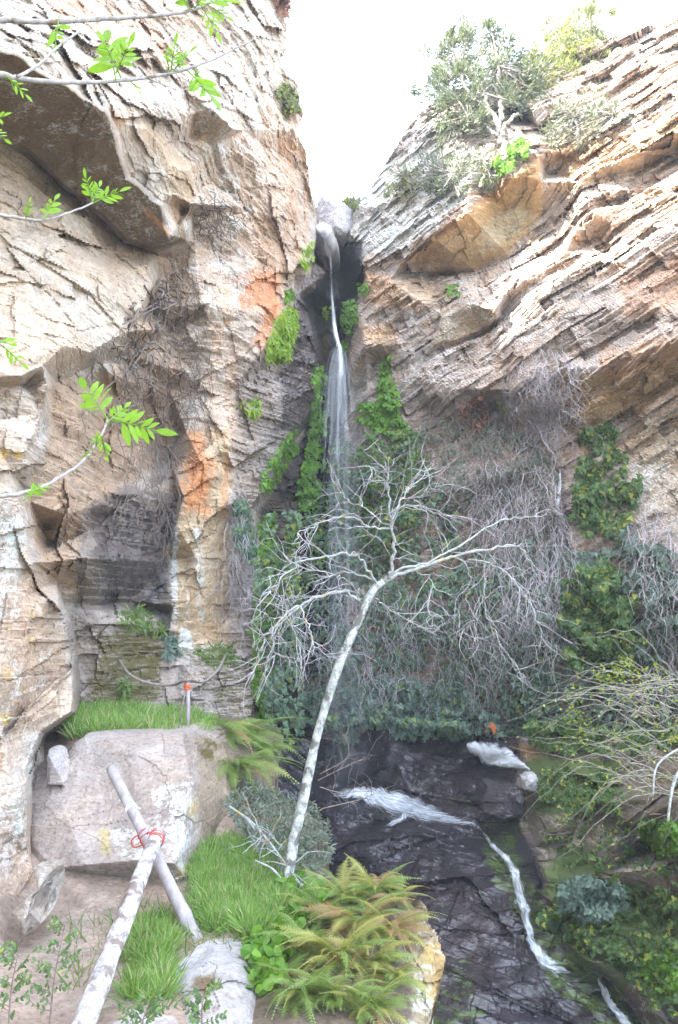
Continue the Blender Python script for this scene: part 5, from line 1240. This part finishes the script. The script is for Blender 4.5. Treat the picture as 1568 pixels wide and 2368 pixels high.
shrub('sunlit yellow-green shrub behind the gnarled one', [([(1290,250),(1285,200),(1300,150),(1310,100)], 11.6, 12., .05, .02), ([(1285,200),(1250,160),(1240,130)], 11.7, 11.9, .03, .015), ([(1300,150),(1350,110),(1375,80)], 11.8, 12., .03, .015)],
 [(1290,90,12.,46),(1340,65,12.,46),(1375,45,12.,34),(1385,90,12.,36),(1330,120,11.9,50),(1260,130,11.9,46),(1240,175,11.8,44),(1300,175,11.7,56),(1350,160,11.8,46),(1250,225,11.6,40),(1400,140,11.8,34)], 11000, .08, G_olive)
shrub('low grey heath bush on the sunlit beds right of the shrubs', [([(1340,330),(1335,300),(1330,270)], 10.7, 10.8, .03, .012), ([(1380,320),(1400,290),(1420,270)], 10.5, 10.5, .03, .012)],
 [(1300,270,10.9,36),(1340,260,10.8,44),(1390,265,10.6,44),(1430,280,10.5,38),(1360,300,10.6,40),(1280,320,10.8,34)], 2600, .07, G_grey)
shrub('spreading grey-green bush on the ledge above the ochre underside', [([(1060,455),(1055,430),(1050,400)], 10.9, 11., .03, .012), ([(1110,430),(1120,400),(1120,370)], 10.8, 10.9, .03, .012)],
 [(985,395,11.5,34),(1020,400,11.3,42),(1065,395,11.1,44),(1110,385,11.,40),(1010,430,11.1,30),(1055,430,10.9,36),(1140,395,10.7,30)], 2800, .07, G_grey)
shrub('olive bush at the left end of the upper ledge', [([(945,440),(940,425),(938,410)], 11.5, 11.5, .02, .01)], [(935,410,11.5,24),(950,430,11.4,20),(915,440,11.6,14)], 700, .06, G_olive)
plant('plant', 'bright green plants at the foot of the gnarled shrub', 'plant', CR, [(1110,410),(1150,360),(1200,315),(1225,330),(1215,360),(1180,390),(1150,405),(1110,425)], 420, .08, G_bright, None, None, thr=.32, seed=970, lift=(.05,.4))
plant('plant', 'dry grass tuft on the skyline of the notch', 'plant', CR, [(790,478),(825,462),(828,486),(800,500)], 120, .16, G_olive, None, None, kind='narrow', thr=.1, seed=971, hang=-1.)
plant('plant', 'dark mossy cushion on the upper edge of the left cliff', 'plant', CL, [(650,160),(688,185),(697,255),(650,265),(640,220)], 500, .06, G_olive, None, None, thr=.4, seed=972, lift=(.02,.15))
plant('plant', 'purplish scrub overhanging the top edge of the left cliff', 'plant', CL, [(630,-30),(672,-20),(668,40),(645,30)], 240, .07, G_red, None, None, thr=.3, seed=973, lift=(.02,.25))

# ------------------------------------------------------------------ shrub with arching twigs at the right
ar = []
for k in range(85):
    u0, v0 = rng.uniform(1480, 1660), rng.uniform(1560, 1860); Y0 = rng.uniform(5.6, 6.8)
    du = rng.uniform(-330, -60); dv = rng.uniform(-120, 150); s_ = rng.uniform(-90, 20)
    m_ = spline([P(u0, v0, Y0), P(u0 + du * .5, v0 + dv * .25 + s_, Y0 - .1), P(u0 + du, v0 + dv, Y0 + rng.uniform(-.3, .3))], 14) + rng.normal(0, .008, (14, 3))
    ar.append((m_, np.linspace(.0042, .0012, 14)))
shr = thing('shrub', P(1600, 1880, 6.), 'straggly shrub of long arching twigs with sparse yellow-green leaves at the right edge', 'shrub')
V1, F1 = tubes(ar, 4, False); part('twig', shr, V1, F1, bark_material('olive_twig_bark', (.17, .15, .11), (.32, .29, .23), 30.), True)
pos, al = [], []
for m_, _ in ar:
    for _ in range(4):
        k = rng.integers(3, 14); pos.append(m_[k] + rng.normal(0, .03, 3)); al.append(rng.normal(0, 1, 3))
for _ in range(900):
    u, v = sample_poly([(1330,1560),(1450,1520),(1600,1480),(1600,1720),(1480,1720),(1350,1700),(1300,1640)], 1)[0]
    if fbm(np.array([u / 40]), np.array([v / 40]), 980, 3)[0] > .48: pos.append(P(u, v, rng.uniform(6.2, 7.2))); al.append(rng.normal(0, 1, 3))
V1, F1 = leaves(np.array(pos), np.array(al), rng.normal(0, 1, (len(pos), 3)), .029 * rng.uniform(.6, 1.3, len(pos)), 'oval'); part('foliage', shr, V1, F1, G_yel)
wb = spline(px([(1590,1760),(1562,1800),(1550,1850),(1545,1900)], 5.4, 5.3), 16)
V1, F1 = tubes([(wb, np.linspace(.014, .008, 16)), (spline(px([(1600,1740),(1575,1730),(1520,1770),(1510,1840)], 5.5, 5.3), 16), np.linspace(.009, .005, 16))], 7)
solo('hanging_branch', V1, F1, B_branch, 'pale bare branch drooping into view at the right edge', 'branch', smooth=True)

# ------------------------------------------------------------------ leafy branches close to the viewer
G_new = leaf_material('fresh_spring_leaf', (.20, .36, .03), (.27, .44, .05), .55)
B_near = bark_material('grey_brown_twig', (.24, .21, .20), (.36, .32, .30), 60., (.16, .12, .08), .2)
def compound(base, tip, facing, n=4, lw=.42):
    d = tip - base; L = np.linalg.norm(d); d = d / L; side = unit(np.cross(d, facing))
    pos, al, nr, sz = [], [], [], []
    sag = np.array([0, 0, -.10 * L])
    cur = lambda t: base + d * L * t + sag * t * t
    for k in range(n):
        t = .30 + .62 * k / n
        for s in (-1, 1):
            pos.append(cur(t)); al.append(unit(side * s * .8 + d * (.62 + .25 * k / n) + rng.normal(0, .12, 3))); nr.append(facing + rng.normal(0, .35, 3)); sz.append(L * (.52 - .04 * k) * rng.uniform(.7, 1.05) * .9)
    pos.append(cur(.95)); al.append(d); nr.append(facing); sz.append(L * .42)
    V1, F1 = leaves(np.array(pos), np.array(al), np.array(nr), np.array(sz), 'leaflet', .2)
    V2, F2 = tubes([(np.array([cur(t) for t in np.linspace(0, 1, 8)]), np.linspace(.0022, .0009, 8))], 4, False)
    return join((V1, F1), (V2, F2))
def branch(label, stems, lvs):
    Y = stems[0][1]
    root = thing('leafy_branch', P(stems[0][0][0][0], stems[0][0][0][1], Y), label, 'branch', 'leafy branches reaching in from the left')
    tl = []
    for pts, Ya, Yb, r0, r1 in stems:
        n = len(pts) * 7; tl.append((spline(px(pts, Ya, Yb), n) + rng.normal(0, .0007, (n, 3)), np.linspace(r0, r1, n) * (1 + .12 * (rng.random(n) > .85))))
    for q_, t_ in enumerate(tl): V1, F1 = tubes([t_], 7); part('stem' if q_ == 0 else 'twig', root, V1, F1, B_near, True)
    for (u0, v0, u1, v1, Yl, n) in lvs:
        b = P(u0, v0, Yl); t = P(u1, v1, Yl + rng.uniform(-.05, .08)); V1, F1 = compound(b, t, unit(np.array([rng.normal(0, .3), -1, rng.uniform(-.1, .5)])), n)
        part('leaf', root, V1, F1, G_new)
    return root
branch('topmost bare-barked twig with leaves at its tip along the upper edge', [([(-120,52),(0,46),(100,50),(210,46),(330,38),(440,24),(530,-15)], 1.7, 2.1, .0085, .004)],
 [(135,48,128,95,1.8,3),(440,22,415,-20,2.0,4),(450,20,480,-25,2.0,4),(465,12,500,70,2.0,3),(478,10,525,35,2.05,3),(470,10,540,-5,2.0,4)])
branch('long twig crossing the dark overhang with three sprays of leaves', [([(-120,160),(0,172),(40,181),(130,190),(260,188),(390,170),(480,142),(600,85)], 1.6, 2.1, .0085, .0022), ([(40,178),(90,150),(130,112),(190,65),(235,5)], 1.65, 1.9, .004, .0018), ([(345,182),(375,195),(405,206)], 1.85, 1.9, .0025, .0012)],
 [(268,186,250,80,1.85,4),(268,170,300,95,1.85,4),(280,180,240,90,1.86,3),(395,168,405,95,1.95,5),(400,165,440,115,1.95,4),(392,168,385,120,1.95,4),(430,160,490,215,1.98,5),(445,155,468,190,2.0,3),(300,186,320,205,1.9,2),(10,172,60,215,1.6,3)])
branch('short thin twig with young leaves below the overhang', [([(-120,488),(0,497),(60,506),(100,509),(160,492),(215,470)], 1.6, 1.85, .0045, .0022)],
 [(215,470,198,405,1.85,5),(215,470,280,435,1.85,4),(212,470,230,425,1.85,4),(100,508,128,455,1.75,4),(60,505,68,465,1.7,3)])
branch('low twig carrying the largest bright leaves in front of the left cliff', [([(-120,1155),(0,1147),(50,1141),(110,1120),(190,1068),(232,1010),(250,970)], 1.5, 1.75, .0055, .0025)],
 [(250,972,198,885,1.75,5),(250,972,365,985,1.76,5),(248,978,290,935,1.74,4),(215,1040,188,1055,1.7,3),(222,1030,225,1005,1.7,3),(235,1010,245,1050,1.72,3),(60,1140,105,1122,1.58,3),(80,1136,58,1152,1.58,2)])
branch('leaf tips poking in at the left edge beside the pale slab', [([(-120,740),(-40,775),(10,800)], 1.5, 1.6, .004, .0018)], [(0,795,50,835,1.6,3),(-10,790,25,788,1.6,3)])
branch('leaf tip at the left edge below the dark overhang', [([(-120,250),(-60,285),(-20,298)], 1.5, 1.6, .004, .0018)], [(-25,296,12,318,1.6,3),(-30,290,8,262,1.6,3)])

# young stems bottom left
for k, (u0, v0, u1, v1, Y0, lab) in enumerate([(115,2375,150,2140,3.15,'tall upright sapling with dark leaves at the bottom left'), (20,2380,45,2190,3.05,'leafy young shoot at the lower left corner'), (330,2390,345,2320,3.15,'small dark leafy sprig before the low flat boulder'), (470,2390,475,2285,3.1,'dark leafy sprig in front of the smooth grey boulder')]):
    s = spline([P(u0, v0, Y0), P((u0 + u1) / 2 - 6, (v0 + v1) / 2, Y0 + .1), P(u1, v1, Y0 + .25)], 20)
    root = thing('young_sapling', s[0], lab, 'sapling', 'young shoots on the earth')
    ls = [(s, np.linspace(.004, .0015, 20))]; pos, al = [], []
    for i in range(3, 20):
        for _ in range(1):
            d = unit(np.array([rng.choice([-1, 1]) * 1., rng.normal(0, .5), .5])); L = rng.uniform(.05, .16) * (1.1 - i / 26)
            t = wander(s[i], d, L, 5, .15, -.05); ls.append((t, np.linspace(.0016, .0008, 6)))
            for j in range(1, 6):
                for sgn in (-1, 1): pos.append(t[j]); al.append(unit(d + np.array([0, sgn * .3, sgn * .8]) + rng.normal(0, .25, 3)))
    V1, F1 = tubes(ls[:1], 5); part('stem', root, V1, F1, B_dark, True); V1, F1 = tubes(ls[1:], 4, False); part('twig', root, V1, F1, B_dark, True)
    V1, F1 = leaves(np.array(pos), np.array(al), rng.normal(0, .4, (len(pos), 3)) + np.array([0, -1, .6]), .019 * rng.uniform(.6, 1.3, len(pos)), 'oval', .1); part('foliage', root, V1, F1, G_mid)

# ------------------------------------------------------------------ poles, rope, post
B_pole = bark_material('weathered_grey_pole', (.25, .215, .21), (.37, .335, .335), 14., None, 0, (1, 1, .25), .8)
B_peel = bark_material('peeling_white_bark', (.20, .165, .15), (.52, .49, .49), 22., (.17, .13, .11), .3, (.6, .6, 1.6), .8)
def pole(name, label, a, b, r0, r1, mt):
    t = np.linspace(0, 1, 30)[:, None]; p = a * (1 - t) + b * t + np.cumsum(rng.normal(0, .0016, (30, 3)), 0)
    root = thing(name, b, label, 'pole', 'crossed wooden poles')
    V1, F1 = tubes([(p, np.linspace(r0, r1, 30) * (.9 + .4 * fbm(np.arange(30) / 2.5, np.zeros(30) + r0 * 90, 985, 3)))], 14); o = part('shaft', root, V1, F1, mt, True)
    return root, p
pa0, pa1 = P(258, 1776, 5.38), P(462, 2178, 4.5)
polA, lineA = pole('wooden_pole', 'smooth grey pole leaning from the boulder face down to the grass', pa0, pa1, .030, .036, B_pole)
pb0, pb1 = P(366, 1930, 4.84), P(178, 2400, 3.15)
polB, lineB = pole('wooden_pole', 'rough white-barked pole running from the red lashing to the bottom edge', pb0, pb1, .038, .042, B_peel)
def ring(c, axis, r, turns, pitch, n=40, wob=.0):
    axis = unit(np.asarray(axis, float)); a = unit(np.cross(axis, [.3, .9, .2])); b = np.cross(axis, a); th = np.linspace(0, turns * 2 * np.pi, n * turns)
    return c + r * (np.cos(th)[:, None] * a + np.sin(th)[:, None] * b) + axis * (np.linspace(-.5, .5, len(th)) * pitch)[:, None] + rng.normal(0, wob, (len(th), 3))
axA = lineA[-1] - lineA[0]; axB = lineB[-1] - lineB[0]
i0 = int(np.argmin(np.abs(lineA[:, 2] - P(350, 1938, 5.)[2])))
cA = lineA[i0]; cB = lineB[1]
M_red = plain_material('red_cord', (.42, .05, .03), .8, .3)
rl = [(ring(cA, axA, .038, 2, .07, 40, .001), .004), (ring(cB, axB, .044, 3, .08, 40, .001), .004), (spline([cA + [.02, -.04, .03], (cA + cB) / 2 + [0, -.06, .05], cB + [0, -.05, .01]], 14), .004),
      (spline([cA + [-.03, -.02, .0], (cA + cB) / 2 + [-.03, -.05, -.03], cB + [-.03, -.03, -.03]], 14), .004), (spline([cA + [.0, -.04, -.02], cA + [.02, -.06, -.09], cA + [-.01, -.05, -.16]], 14), .004), (spline([cA + [-.04, 0, .02], cA + [-.08, -.02, -.01], cA + [-.06, -.03, -.05], cA + [.0, -.04, -.03]], 16), .0045)]
V1, F1 = tubes(rl, 6); solo('red_cord', V1, F1, M_red, 'red cord lashing the two wooden poles together', 'cord', smooth=True)
j0 = int(np.argmin(np.abs(lineA[:, 2] - P(304, 1867, 5.2)[2])))
V1, F1 = tubes([(ring(lineA[j0], axA, .0335, 2, .022), .007), (spline([lineA[j0] + [.03, -.02, 0], lineA[j0] + [.05, -.03, .012], lineA[j0] + [.065, -.03, .004]], 8), .005)], 6)
solo('white_tape', V1, F1, plain_material('white_tape', (.8, .8, .8), .5, .05), 'white tape band tied round the smooth grey pole', 'tape', smooth=True)
q0, q1 = CE.at(433, 1692, .0), None
pY = float(q0[1]); ptop = P(434, 1578, pY)
root = thing('rope_post', q0, 'short grey stake with an orange tip on the grass ledge', 'post')
V1, F1 = tubes([(np.array([q0 - [0, 0, .08], (q0 + ptop) / 2 + [.008, 0, 0], ptop]), [.020, .018, .015])], 10); part('stake', root, V1, F1, B_pole, True)
V1, F1 = tubes([(np.array([P(412,1690,pY - .12), P(430,1590,pY)]), [.006, .005])], 6); part('brace', root, V1, F1, B_dry, True)
op = P(433, 1588, pY - .0)
V1, F1 = tubes([(ring(op, [0, 0, 1], .022, 3, .05), .009)], 6); part('tape', root, V1, F1, plain_material('orange_tape', (.55, .11, .04), .7, .1), True)
ca = [CL.at(276, 1528, .03), P(300, 1560, 7.3), P(345, 1580, 7.15), P(400, 1584, 7.1), P(434, 1572, pY - .02), P(470, 1577, 7.7), P(505, 1548, 8.1), CL.at(526, 1508, .05), CL.at(545, 1504, .03)]
V1, F1 = tubes([(spline(ca, 60), .0125)], 7); solo('rope', V1, F1, bark_material('old_rope', (.17, .14, .12), (.28, .24, .21), 60.), 'brown safety rope sagging across the mossy rock to the orange-tipped stake', 'rope', smooth=True)
(Vr, Fr), _ = foliage(CR, [(1118,1672),(1145,1672),(1145,1690),(1120,1690)], 10, .06, lift=(.45,.55), thr=.0, seed=990)
solo('dead_leaf', Vr, Fr, leaf_material('orange_leaf', (.6, .18, .06), (.7, .25, .08), .3), 'small orange withered leaves caught at the foot of the ivy wall', 'leaf')

# ------------------------------------------------------------------ thin haze volume added to lift and soften the shadows
hv = np.array([[-14., -6, -6.8], [16, -6, -6.8], [16, 24, -6.8], [-14, 24, -6.8], [-14, -6, 27], [16, -6, 27], [16, 24, 27], [-14, 24, 27]])
hf = np.array([[0, 3, 2, 1], [4, 5, 6, 7], [0, 1, 5, 4], [1, 2, 6, 5], [2, 3, 7, 6], [3, 0, 4, 7]])
hm, hnt, hout = mat('shadow_lift_haze'); pv = hnt.nodes.new('ShaderNodeVolumePrincipled'); pv.inputs['Color'].default_value = (.93, .96, 1., 1); pv.inputs['Density'].default_value = .0028
hnt.links.new(pv.outputs[0], hout.inputs['Volume'])
tag(link('haze', new_mesh('haze', hv, hf, hm)), 'thin pale haze added throughout the gorge to lift its shadows', 'haze', None, 'stuff')
